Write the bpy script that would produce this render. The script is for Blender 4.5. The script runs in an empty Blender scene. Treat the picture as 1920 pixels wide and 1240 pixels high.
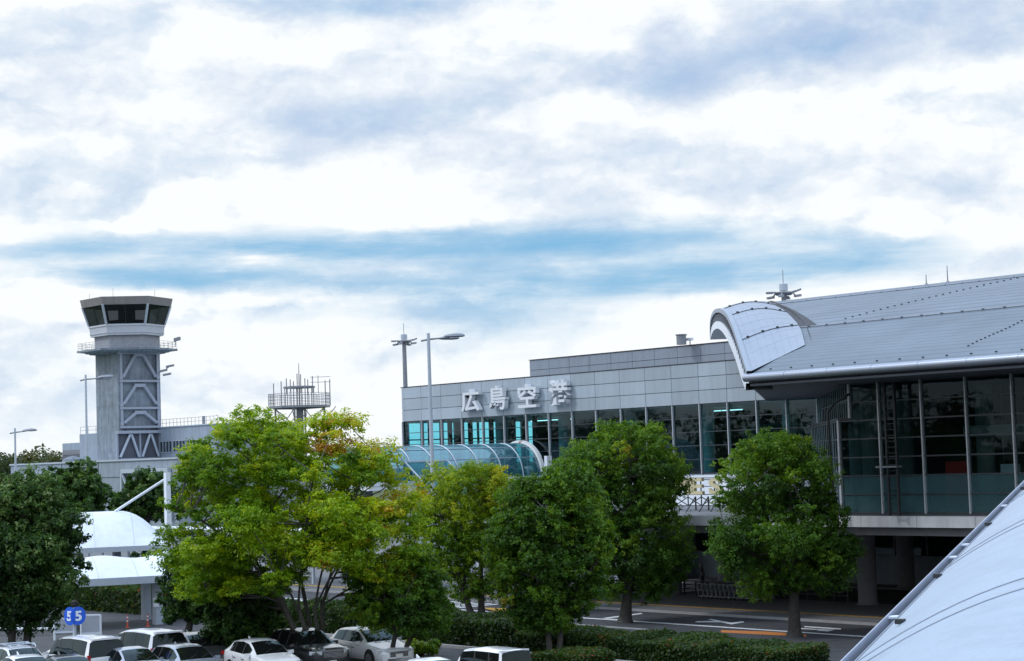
import bpy, math, random
import numpy as np
from mathutils import Vector, Matrix
R_ = math.radians
SC = bpy.context.scene
COL = SC.collection

# ------------------------------------------------------------------ camera, sky, sun, exposure
FPX, H = 3566.0, 10.4                       # focal length in photo pixels, eye height above the pavement
_up = Vector((-1785, -53600, 3566)).normalized()
_mx = Vector((-2935, 335, 3566)).normalized()
_mx = (_mx - _up * _mx.dot(_up)).normalized()
AX = -_mx; AZ = _up; AY = AZ.cross(AX)      # world axes seen in camera axes (x right, y down, z forward)
def ray(px, py):
    c = Vector((px - 960, py - 620, FPX)); return Vector((AX.dot(c), AY.dot(c), AZ.dot(c)))
EYE = Vector((0, 0, H))
def on_z(px, py, z=0.0):                    # where the sight line meets a level
    d = ray(px, py); return EYE + d * ((z - H) / d.z)
def on_y(px, py, y):                        # where it meets a plane parallel to the terminal front
    d = ray(px, py); return EYE + d * (y / d.y)
def at(px, py, dep):                        # a point at a known distance
    return EYE + ray(px, py) * (dep / FPX)
FWD = ray(960, 620).normalized(); RIGHT = Vector((AX.x, AY.x, AZ.x)).normalized(); DOWN = Vector((AX.y, AY.y, AZ.y)).normalized()
FH = Vector((FWD.x, FWD.y, 0)).normalized(); RH = Vector((FH.y, -FH.x, 0))

cam = bpy.data.cameras.new('camera'); co = bpy.data.objects.new('camera', cam); COL.objects.link(co)
m3 = Matrix((RIGHT, -DOWN, -FWD)).transposed()
co.matrix_world = Matrix.Translation(EYE) @ m3.to_4x4()
cam.sensor_fit = 'HORIZONTAL'; cam.sensor_width = 36.0; cam.lens = FPX / 1920 * 36.0
cam.clip_start = 0.5; cam.clip_end = 6000
SC.camera = co

SC.view_settings.view_transform = 'Standard'; SC.view_settings.look = 'None'
SC.view_settings.exposure = 0.0; SC.view_settings.gamma = 1.0
try: SC.view_settings.use_curve_mapping = False
except Exception: pass
SC.cycles.max_bounces = 8; SC.cycles.transparent_max_bounces = 16
try: SC.cycles.use_denoising = True
except Exception: pass

SUN_TO = Vector((-0.45, -0.62, 0.80)).normalized()
sl = bpy.data.lights.new('sun', 'SUN'); sl.energy = 1.5; sl.angle = R_(11); sl.color = (1.0, 0.985, 0.96)
so = bpy.data.objects.new('sun', sl); COL.objects.link(so); so.location = (0, 0, 80)
so.rotation_euler = SUN_TO.to_track_quat('Z', 'Y').to_euler()

world = bpy.data.worlds.new('World'); SC.world = world; world.use_nodes = True
def build_sky():
    nt = world.node_tree; N = nt.nodes; L = nt.links; N.clear()
    def nd(t, **k):
        n = N.new(t)
        for a, b in k.items(): setattr(n, a, b)
        return n
    def put(sock, v):
        if hasattr(v, 'is_output') or isinstance(v, bpy.types.NodeSocket): L.new(v, sock)
        else: sock.default_value = v
    def mt(op, a, b=0.0, c=None, clamp=False):
        n = nd('ShaderNodeMath', operation=op, use_clamp=clamp); put(n.inputs[0], a); put(n.inputs[1], b)
        if c is not None: put(n.inputs[2], c)
        return n.outputs[0]
    def vm(op, a, b=None):
        n = nd('ShaderNodeVectorMath', operation=op); put(n.inputs[0], a)
        if b is not None: put(n.inputs[1], b)
        return n.outputs['Value'] if op in ('DOT_PRODUCT', 'LENGTH') else n.outputs[0]
    tc = nd('ShaderNodeTexCoord'); D = vm('NORMALIZE', tc.outputs['Generated'])
    az = mt('ARCTAN2', vm('DOT_PRODUCT', D, tuple(RH)), vm('DOT_PRODUCT', D, tuple(FH)))
    sep = nd('ShaderNodeSeparateXYZ'); L.new(D, sep.inputs[0])
    el = mt('ARCSINE', sep.outputs[2])
    cb = nd('ShaderNodeCombineXYZ'); L.new(mt('MULTIPLY', az, FPX), cb.inputs[0]); L.new(mt('MULTIPLY', el, FPX), cb.inputs[1])
    UV = cb.outputs[0]
    def noise(scale, detail, rough, sx, sy, off=0.0):
        mp = vm('MULTIPLY', UV, (sx, sy, 0)); mp = vm('ADD', mp, (off, off * 1.7, off))
        n = nd('ShaderNodeTexNoise', noise_dimensions='3D'); L.new(mp, n.inputs['Vector'])
        n.inputs['Scale'].default_value = scale; n.inputs['Detail'].default_value = detail; n.inputs['Roughness'].default_value = rough
        return n
    n1 = noise(1, 7, .62, 1 / 170, 1 / 110, 3.1)
    n2 = noise(1, 7, .6, 1 / 380, 1 / 70, 9.3)
    n3 = noise(1, 8, .6, 1 / 230, 1 / 130, 21.7)
    warp = vm('MULTIPLY', vm('SUBTRACT', n1.outputs['Color'], (.5, .5, .5)), (120, 80, 0))
    P = vm('ADD', UV, warp)
    P2 = vm('ADD', UV, vm('MULTIPLY', vm('SUBTRACT', n2.outputs['Color'], (.5, .5, .5)), (150, 40, 0)))
    def field(blobs, P):
        acc = None
        for (px, py, rx, ry, amp) in blobs:
            d = ray(px, py).normalized()
            u = math.atan2(d.dot(RH), d.dot(FH)) * FPX; v = math.asin(d.z) * FPX
            q = vm('MULTIPLY', vm('SUBTRACT', P, (u, v, 0)), (1 / rx, 1 / ry, 0))
            ln = vm('LENGTH', q)
            mr = nd('ShaderNodeMapRange', interpolation_type='SMOOTHSTEP'); L.new(ln, mr.inputs[0])
            mr.inputs[1].default_value = 0; mr.inputs[2].default_value = 1.75
            mr.inputs[3].default_value = amp; mr.inputs[4].default_value = 0
            acc = mr.outputs[0] if acc is None else mt('ADD', acc, mr.outputs[0])
        return acc
    grey = [(650, 8, 230, 40, .8), (780, 0, 160, 28, .5), (265, 8, 70, 22, .35), (500, 55, 60, 30, .22), (70, 140, 170, 60, .30), (50, 228, 180, 26, .42), (130, 60, 120, 40, .12),
            (640, 222, 270, 42, .62), (470, 165, 120, 42, .32), (700, 150, 300, 40, .2), (880, 272, 150, 38, .42), (760, 190, 260, 50, .22), (600, 290, 110, 22, .25),
            (1210, 150, 120, 46, .85), (1245, 62, 45, 55, .7), (1290, 195, 90, 36, .42), (1050, 135, 80, 34, .3), (1000, 165, 120, 30, .25),
            (1510, 72, 150, 44, .9), (1680, 42, 260, 62, .8), (1850, 20, 180, 60, .75), (1480, 12, 120, 30, .3), (1410, 130, 220, 56, .42), (1600, 120, 180, 40, .3), (1880, 80, 90, 40, .3),
            (1070, 258, 200, 40, .5), (1320, 240, 140, 34, .25), (1650, 350, 240, 80, .26), (1740, 270, 140, 60, .15), (1060, 400, 260, 80, .24), (1350, 400, 120, 50, .15),
            (250, 385, 170, 60, .35), (60, 370, 60, 60, .18), (1840, 340, 120, 70, .2), (900, 330, 300, 50, .12)]
    blue = [(900, 505, 700, 62, .42), (330, 490, 260, 50, .25), (1500, 470, 260, 60, .25), (430, 468, 380, 17, .8), (900, 466, 330, 15, 1.1), (300, 518, 200, 15, .9), (1130, 536, 300, 16, 1.1), (1460, 500, 230, 20, .9), (450, 470, 420, 26, .75), (880, 468, 360, 26, .95), (1150, 440, 200, 30, .7), (700, 440, 300, 24, .45), (310, 515, 230, 22, .8), (650, 530, 280, 22, .75), (980, 505, 220, 46, .7),
            (1130, 535, 320, 26, 1.05), (1450, 500, 270, 34, .8), (1620, 470, 130, 36, .7), (1280, 430, 180, 28, .4), (860, 600, 120, 30, .35), (1010, 590, 170, 34, .45),
            (900, 650, 170, 34, .32), (260, 395, 170, 50, .25), (180, 470, 90, 60, .25), (650, 575, 300, 18, .3), (1000, 560, 380, 40, .3), (650, 215, 200, 24, .25), (680, 6, 150, 22, .45),
            (1520, 85, 120, 24, .3), (1200, 165, 100, 22, .25), (60, 760, 320, 120, .16), (100, 400, 100, 100, .12)]
    white = [(750, 388, 150, 42, .9), (345, 378, 44, 40, .9), (265, 420, 80, 20, .8), (470, 490, 130, 22, .75), (1685, 425, 62, 20, .9), (1110, 490, 90, 14, .6), (500, 400, 70, 44, .4),
             (430, 560, 420, 24, .6), (150, 540, 120, 60, .5), (1500, 230, 260, 70, .4), (930, 545, 90, 18, .3), (1250, 590, 160, 34, .5), (1480, 400, 180, 40, .4)]
    G = field(grey, P); B = field(blue, P2); W = field(white, P)
    gm = nd('ShaderNodeMapRange'); L.new(n3.outputs['Fac'], gm.inputs[0]); gm.inputs[1].default_value = .33; gm.inputs[2].default_value = .68; gm.inputs[3].default_value = .6; gm.inputs[4].default_value = 1.25
    bm_ = nd('ShaderNodeMapRange'); L.new(n2.outputs['Fac'], bm_.inputs[0]); bm_.inputs[1].default_value = .3; bm_.inputs[2].default_value = .7; bm_.inputs[3].default_value = .55; bm_.inputs[4].default_value = 1.25
    amb = nd('ShaderNodeMapRange'); L.new(n3.outputs['Fac'], amb.inputs[0]); amb.inputs[1].default_value = .46; amb.inputs[2].default_value = .8; amb.inputs[3].default_value = 0; amb.inputs[4].default_value = .5
    G = mt('MULTIPLY', mt('MULTIPLY', G, .82), gm.outputs[0])
    def expo(x, k): return mt('SUBTRACT', 1.0, mt('EXPONENT', mt('MULTIPLY', mt('MAXIMUM', x, 0.0), -k)), clamp=True)
    def band(x, lo, hi, a=0.0, b_=1.0):
        n = nd('ShaderNodeMapRange', interpolation_type='SMOOTHSTEP'); L.new(x, n.inputs[0]); n.inputs[1].default_value = lo; n.inputs[2].default_value = hi; n.inputs[3].default_value = a; n.inputs[4].default_value = b_; return n.outputs[0]
    nz = noise(1, 10, .62, 1 / 105, 1 / 62, 41.3); ns = noise(1, 9, .60, 1 / 260, 1 / 40, 63.9); nb = noise(1, 6, .55, 1 / 330, 1 / 150, 17.7)
    dn = mt('MULTIPLY', mt('SUBTRACT', nz.outputs['Fac'], .5), 2.0); ds = mt('MULTIPLY', mt('SUBTRACT', ns.outputs['Fac'], .5), 2.0)
    def relief(sx, sy, dx, dy, off, detail, rough, k):      # sunlit tops and shaded undersides of the cloud billows
        r = []
        for q in (0, 1):
            mp = vm('ADD', vm('MULTIPLY', vm('ADD', P, (dx * q, dy * q, 0)), (sx, sy, 0)), (off, off * 1.3, off))
            n = nd('ShaderNodeTexNoise', noise_dimensions='3D'); L.new(mp, n.inputs['Vector']); n.inputs['Scale'].default_value = 1; n.inputs['Detail'].default_value = detail; n.inputs['Roughness'].default_value = rough; r.append(n.outputs['Fac'])
        return mt('MULTIPLY', mt('SUBTRACT', r[1], r[0]), k)
    RL = mt('ADD', relief(1 / 360, 1 / 190, -26, 46, 5.5, 8, .52, 2.4), relief(1 / 120, 1 / 75, -8, 14, 31.2, 6, .55, .65))
    fade = band(el, .0, .05, .45, 1.0)
    RL = mt('MULTIPLY', RL, fade)
    Wn = band(mt('ADD', W, mt('MULTIPLY', dn, .8)), .0, 1.25)
    wisps = band(mt('ADD', mt('MULTIPLY', nb.outputs['Fac'], .7), mt('MULTIPLY', nz.outputs['Fac'], .45)), .57, .82, 0, .34)
    G = expo(mt('SUBTRACT', mt('ADD', mt('MULTIPLY', G, mt('ADD', 1.0, mt('MULTIPLY', dn, 1.2))), mt('ADD', wisps, RL)), mt('MULTIPLY', Wn, 1.0)), 1.15)
    B = expo(mt('SUBTRACT', mt('ADD', mt('MULTIPLY', mt('MULTIPLY', B, bm_.outputs[0]), mt('ADD', 1.0, mt('MULTIPLY', ds, 1.5))), mt('MULTIPLY', RL, .55)), mt('MULTIPLY', Wn, 1.0)), .72)
    def mixc(f, a, b):
        n = nd('ShaderNodeMix', data_type='RGBA'); put(n.inputs[0], f)
        for s, v in ((n.inputs[6], a), (n.inputs[7], b)):
            if isinstance(v, tuple): s.default_value = (*v, 1)
            else: L.new(v, s)
        return n.outputs[2]
    c = mixc(G, (.975, 1.01, 1.03), (.37, .52, .77))
    c = mixc(B, c, (.19, .50, .80))
    hi = nd('ShaderNodeVectorMath', operation='MULTIPLY'); L.new(c, hi.inputs[0]); hi.inputs[1].default_value = (1.16, 1.36, 1.66)
    c = mixc(band(el, .22, .75), c, hi.outputs[0])          # an overcast sky brightens towards the zenith
    sky = nd('ShaderNodeTexSky', sky_type='NISHITA'); sky.sun_disc = False
    sky.sun_elevation = math.asin(SUN_TO.z); sky.sun_rotation = math.atan2(SUN_TO.x, SUN_TO.y)
    b1 = nd('ShaderNodeBackground'); L.new(sky.outputs[0], b1.inputs[0]); b1.inputs[1].default_value = .09
    b2 = nd('ShaderNodeBackground'); L.new(c, b2.inputs[0]); b2.inputs[1].default_value = 1.0
    ms = nd('ShaderNodeMixShader'); L.new(mt('SUBTRACT', 1.0, mt('MULTIPLY', B, .12)), ms.inputs[0]); L.new(b1.outputs[0], ms.inputs[1]); L.new(b2.outputs[0], ms.inputs[2])
    out = nd('ShaderNodeOutputWorld'); L.new(ms.outputs[0], out.inputs[0])
build_sky()

# ------------------------------------------------------------------ materials
MATS = {}
def mat(name, col, rough=.7, metal=0.0, var=.12, scale=2.0, bump=0.0, bscale=20.0, spec=.5, coat=0.0, col2=None, stain=0.0, coords='Object'):
    if name in MATS: return MATS[name]
    m = bpy.data.materials.new(name); m.use_nodes = True; nt = m.node_tree; N = nt.nodes; L = nt.links
    p = N['Principled BSDF']; p.inputs['Roughness'].default_value = rough; p.inputs['Metallic'].default_value = metal
    p.inputs['Specular IOR Level'].default_value = spec
    if coat: p.inputs['Coat Weight'].default_value = coat; p.inputs['Coat Roughness'].default_value = .05
    tc = N.new('ShaderNodeTexCoord')
    nz = N.new('ShaderNodeTexNoise'); nz.inputs['Scale'].default_value = scale; nz.inputs['Detail'].default_value = 6; nz.inputs['Roughness'].default_value = .65
    L.new(tc.outputs[coords], nz.inputs['Vector'])
    rp = N.new('ShaderNodeValToRGB')
    a = tuple(max(0, c * (1 - var)) for c in col); b = tuple(min(1, c * (1 + var)) for c in (col2 or col))
    rp.color_ramp.elements[0].position = .3; rp.color_ramp.elements[1].position = .7
    rp.color_ramp.elements[0].color = (*a, 1); rp.color_ramp.elements[1].color = (*b, 1)
    L.new(nz.outputs['Fac'], rp.inputs[0]); c = rp.outputs[0]
    if stain:
        mp = N.new('ShaderNodeMapping'); mp.inputs['Scale'].default_value = (1.3, 1.3, .12); L.new(tc.outputs['Object'], mp.inputs[0])
        n2 = N.new('ShaderNodeTexNoise'); n2.inputs['Scale'].default_value = 1.4; n2.inputs['Detail'].default_value = 5; L.new(mp.outputs[0], n2.inputs['Vector'])
        r2 = N.new('ShaderNodeMapRange'); r2.inputs[1].default_value = .42; r2.inputs[2].default_value = .7; r2.inputs[3].default_value = 1; r2.inputs[4].default_value = 1 - stain
        L.new(n2.outputs['Fac'], r2.inputs[0])
        mx = N.new('ShaderNodeMix'); mx.data_type = 'RGBA'; mx.blend_type = 'MULTIPLY'; mx.inputs[0].default_value = 1
        L.new(c, mx.inputs[6]); L.new(r2.outputs[0], mx.inputs[7]); c = mx.outputs[2]
    L.new(c, p.inputs['Base Color'])
    if bump:
        nb = N.new('ShaderNodeTexNoise'); nb.inputs['Scale'].default_value = bscale; nb.inputs['Detail'].default_value = 4
        L.new(tc.outputs[coords], nb.inputs['Vector'])
        bp = N.new('ShaderNodeBump'); bp.inputs['Strength'].default_value = bump; bp.inputs['Distance'].default_value = .05
        L.new(nb.outputs['Fac'], bp.inputs['Height']); L.new(bp.outputs[0], p.inputs['Normal'])
    MATS[name] = m; return m

def ribbed(name, col, period, axis, depth, rough=.4, metal=.3, dark=.3):
    m = mat(name, col, rough, metal, .16, .22, 0); N = m.node_tree.nodes; L = m.node_tree.links; p = N['Principled BSDF']
    tc = N.new('ShaderNodeTexCoord'); sp = N.new('ShaderNodeSeparateXYZ'); L.new(tc.outputs['Object'], sp.inputs[0])
    q = N.new('ShaderNodeMath'); q.operation = 'MULTIPLY'; q.inputs[1].default_value = 1 / period; L.new(sp.outputs[axis], q.inputs[0])
    f = N.new('ShaderNodeMath'); f.operation = 'FRACT'; L.new(q.outputs[0], f.inputs[0])
    g = N.new('ShaderNodeMapRange'); g.inputs[1].default_value = .72; g.inputs[2].default_value = .95; L.new(f.outputs[0], g.inputs[0])
    src = p.inputs['Base Color'].links[0].from_socket
    mx = N.new('ShaderNodeMix'); mx.data_type = 'RGBA'; mx.blend_type = 'MULTIPLY'; L.new(g.outputs[0], mx.inputs[0]); L.new(src, mx.inputs[6]); mx.inputs[7].default_value = (1 - dark, 1 - dark, 1 - dark, 1)
    L.new(mx.outputs[2], p.inputs['Base Color'])
    bp = N.new('ShaderNodeBump'); bp.inputs['Strength'].default_value = .6; bp.inputs['Distance'].default_value = depth; bp.invert = True
    L.new(g.outputs[0], bp.inputs['Height']); L.new(bp.outputs[0], p.inputs['Normal'])
    return m

def glass(name, tint, gloss=1.0, body=None, bodyf=0.0, rough=.015):
    m = bpy.data.materials.new(name); m.use_nodes = True; N = m.node_tree.nodes; L = m.node_tree.links; N.clear()
    tr = N.new('ShaderNodeBsdfTransparent'); tr.inputs[0].default_value = (*tint, 1)
    gl = N.new('ShaderNodeBsdfGlossy'); gl.inputs['Roughness'].default_value = rough; gl.inputs[0].default_value = (.72, .93, 1, 1)
    fr = N.new('ShaderNodeFresnel'); fr.inputs[0].default_value = 1.5
    tc = N.new('ShaderNodeTexCoord'); nz = N.new('ShaderNodeTexNoise'); nz.inputs['Scale'].default_value = .8; L.new(tc.outputs['Object'], nz.inputs['Vector'])
    bp = N.new('ShaderNodeBump'); bp.inputs['Strength'].default_value = .04; bp.inputs['Distance'].default_value = .05; L.new(nz.outputs['Fac'], bp.inputs['Height']); L.new(bp.outputs[0], gl.inputs['Normal'])
    mu = N.new('ShaderNodeMath'); mu.operation = 'MULTIPLY'; mu.inputs[1].default_value = gloss; mu.use_clamp = True; L.new(fr.outputs[0], mu.inputs[0])
    base = tr.outputs[0]
    if body:
        df = N.new('ShaderNodeBsdfDiffuse'); df.inputs[0].default_value = (*body, 1)
        m0 = N.new('ShaderNodeMixShader'); m0.inputs[0].default_value = bodyf; L.new(base, m0.inputs[1]); L.new(df.outputs[0], m0.inputs[2]); base = m0.outputs[0]
    mx = N.new('ShaderNodeMixShader'); L.new(mu.outputs[0], mx.inputs[0]); L.new(base, mx.inputs[1]); L.new(gl.outputs[0], mx.inputs[2])
    o = N.new('ShaderNodeOutputMaterial'); L.new(mx.outputs[0], o.inputs[0])
    MATS[name] = m; return m

def leafmat(name, stops):
    m = bpy.data.materials.new(name); m.use_nodes = True; N = m.node_tree.nodes; L = m.node_tree.links; N.clear()
    at_ = N.new('ShaderNodeAttribute'); at_.attribute_name = 'tint'
    rp = N.new('ShaderNodeValToRGB'); cr = rp.color_ramp
    while len(cr.elements) < len(stops): cr.elements.new(.5)
    for e, (p, c) in zip(cr.elements, stops): e.position = p; e.color = (*c, 1)
    L.new(at_.outputs['Fac'], rp.inputs[0])
    df = N.new('ShaderNodeBsdfPrincipled'); L.new(rp.outputs[0], df.inputs['Base Color']); df.inputs['Roughness'].default_value = .5; df.inputs['Specular IOR Level'].default_value = .35
    tl = N.new('ShaderNodeBsdfTranslucent')
    hs = N.new('ShaderNodeHueSaturation'); hs.inputs['Value'].default_value = 1.5; hs.inputs['Saturation'].default_value = 1.1; hs.inputs['Hue'].default_value = .485; L.new(rp.outputs[0], hs.inputs['Color']); L.new(hs.outputs[0], tl.inputs[0])
    mx = N.new('ShaderNodeMixShader'); mx.inputs[0].default_value = .42; L.new(df.outputs[0], mx.inputs[1]); L.new(tl.outputs[0], mx.inputs[2])
    o = N.new('ShaderNodeOutputMaterial'); L.new(mx.outputs[0], o.inputs[0]); MATS[name] = m; return m

M_panel = mat('facade panel', (.35, .41, .47), .55, 0, .07, 9, .05, 60, stain=.10)
def island_tone(m, lo, hi):
    N = m.node_tree.nodes; L = m.node_tree.links; p = N['Principled BSDF']; src = p.inputs['Base Color'].links[0].from_socket
    g = N.new('ShaderNodeNewGeometry'); r = N.new('ShaderNodeMapRange'); r.inputs[3].default_value = lo; r.inputs[4].default_value = hi; L.new(g.outputs['Random Per Island'], r.inputs[0])
    mx = N.new('ShaderNodeMix'); mx.data_type = 'RGBA'; mx.blend_type = 'MULTIPLY'; mx.inputs[0].default_value = 1; L.new(src, mx.inputs[6]); L.new(r.outputs[0], mx.inputs[7]); L.new(mx.outputs[2], p.inputs['Base Color'])
island_tone(M_panel, .88, 1.08)
M_panel_up = mat('upper panel', (.24, .28, .345), .6, 0, .08, 9, .05, 60, stain=.12)
M_joint = mat('dark joint', (.05, .055, .065), .8)
M_conc = mat('tower concrete', (.225, .27, .325), .8, 0, .25, .8, .15, 14, stain=.32)
M_conc2 = mat('block concrete', (.27, .32, .385), .8, 0, .08, 1.0, .1, 14, stain=.15)
M_steelw = mat('pale painted steel', (.43, .49, .57), .45, .1, .06, 3)
M_steelg = mat('grey galvanised steel', (.24, .26, .30), .5, .4, .12, 4)
M_darkst = mat('dark steel', (.035, .04, .045), .5, .3)
M_mull = mat('pale mullion', (.50, .53, .58), .4, .3, .05)
M_trans = mat('dark transom', (.05, .06, .075), .4, .3)
M_brace = mat('grey brace paint', (.31, .35, .43), .5, .1, .08, 3)
M_white = mat('white paint', (.74, .79, .87), .4, 0, .03, 1.5)
M_membr = mat('white membrane', (.70, .75, .84), .55, 0, .03, .6, stain=.08)
M_roofA = ribbed('ribbed roof lower', (.13, .17, .22), .8, 1, .03, .5, .2, .38)
M_roofB = ribbed('ribbed roof upper', (.14, .18, .235), 1.3, 1, .06, .5, .2, .55)
M_hood = mat('pale metal hood', (.29, .34, .42), .45, .2, .06, .8)
M_gut = mat('rolled gutter metal', (.36, .40, .48), .28, .6, .05, .5)
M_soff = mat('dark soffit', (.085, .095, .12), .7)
M_under = mat('undercroft concrete', (.16, .165, .18), .85, 0, .15, 1.5)
M_asph = mat('asphalt', (.038, .040, .047), .85, 0, .25, 1.1, .2, 60, col2=(.052, .054, .062))
M_lot = mat('car park asphalt', (.055, .057, .062), .9, 0, .2, .9, .2, 60)
M_pave = mat('pavement', (.135, .14, .15), .85, 0, .15, 1.4, .1, 30)
M_kerb = mat('kerb stone', (.30, .30, .31), .8, 0, .12, 3)
M_grass = mat('dull grass', (.05, .075, .025), .95, 0, .35, 1.2, .3, 30)
M_line = mat('road paint', (.70, .72, .74), .7, 0, .12, 6)
M_yel = mat('tactile yellow', (.62, .36, .05), .8, 0, .12, 5)
M_orange = mat('orange paint', (.55, .19, .04), .7, 0, .1, 5)
M_black = mat('black rubber', (.012, .012, .013), .7)
M_bwin = mat('dark block window', (.03, .045, .055), .12, 0, .2, 1)
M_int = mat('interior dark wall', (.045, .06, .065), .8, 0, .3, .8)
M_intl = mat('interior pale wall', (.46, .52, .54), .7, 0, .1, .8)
M_intf = mat('interior floor', (.10, .11, .12), .35)
M_red = mat('red board', (.62, .03, .03), .5)
M_rust = mat('rusted white steel', (.72, .73, .74), .6, 0, .03, 2.2)
M_cream = mat('cream letter', (.60, .53, .33), .5, 0, .04)
M_letter = mat('brushed letter face', (.66, .69, .74), .4, .1, .05)
M_bark = mat('grey bark', (.085, .08, .072), .9, 0, .35, 5, .5, 22)
M_bark2 = mat('dark bark', (.05, .047, .042), .9, 0, .35, 5, .5, 22)
M_concr = mat('concrete column', (.18, .19, .21), .8, 0, .12, 1.5, .1, 20)
M_roofw = mat('curved white roof', (.33, .41, .52), .40, .05, .09, 14, .05, 160, stain=.12)
G_main = glass('tinted curtain glass', (.36, .74, .80), 1.0)
G_clear = glass('pale cyan glass', (.50, .93, .99), .6)
G_frost = glass('frosted teal glass', (.25, .5, .52), .9, (.07, .15, .17), .55, .06)
G_tube = glass('teal canopy glass', (.30, .62, .66), .22, (.05, .19, .235), .45, .08)
G_hall = glass('dark hall glass', (.40, .54, .56), .42)
G_diag = glass('corner glass', (.2, .35, .36), .22, (.03, .05, .055), .6)
G_car = glass('car window glass', (.14, .18, .19), .85, (.008, .009, .01), .85)
G_cab = glass('control cab glass', (.34, .36, .38), .6, (.01, .011, .013), .35)
def rustify():
    m = M_rust; N = m.node_tree.nodes; L = m.node_tree.links; p = N['Principled BSDF']; src = p.inputs['Base Color'].links[0].from_socket
    tc = N.new('ShaderNodeTexCoord'); nz = N.new('ShaderNodeTexNoise'); nz.inputs['Scale'].default_value = 1.1; nz.inputs['Detail'].default_value = 5; L.new(tc.outputs['Object'], nz.inputs['Vector'])
    mr = N.new('ShaderNodeMapRange'); mr.inputs[1].default_value = .56; mr.inputs[2].default_value = .62; L.new(nz.outputs['Fac'], mr.inputs[0])
    mx = N.new('ShaderNodeMix'); mx.data_type = 'RGBA'; L.new(mr.outputs[0], mx.inputs[0]); L.new(src, mx.inputs[6]); mx.inputs[7].default_value = (.25, .08, .03, 1); L.new(mx.outputs[2], p.inputs['Base Color'])
rustify()
LF_zelk = leafmat('yellow green leaves', [(0, (.055, .145, .003)), (.35, (.155, .29, .005)), (.65, (.33, .46, .012)), (.85, (.52, .50, .02)), (1, (.40, .17, .02))])
LF_camph = leafmat('mid green leaves', [(0, (.028, .078, .012)), (.4, (.075, .175, .016)), (.75, (.18, .31, .025)), (.93, (.31, .37, .03)), (1, (.34, .26, .03))])
LF_dark = leafmat('dark evergreen leaves', [(0, (.014, .042, .012)), (.5, (.042, .105, .02)), (.85, (.11, .20, .04)), (1, (.30, .38, .18))])
LF_gold = leafmat('golden green leaves', [(0, (.05, .12, .008)), (.4, (.13, .25, .01)), (.75, (.32, .41, .015)), (1, (.50, .46, .02))])
LF_hedge = leafmat('hedge leaves', [(0, (.012, .030, .008)), (.55, (.028, .065, .012)), (.85, (.06, .11, .018)), (.96, (.13, .05, .02)), (1, (.20, .06, .02))])
LF_far = leafmat('distant leaves', [(0, (.02, .04, .014)), (.6, (.05, .075, .025)), (1, (.12, .10, .03))])

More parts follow.
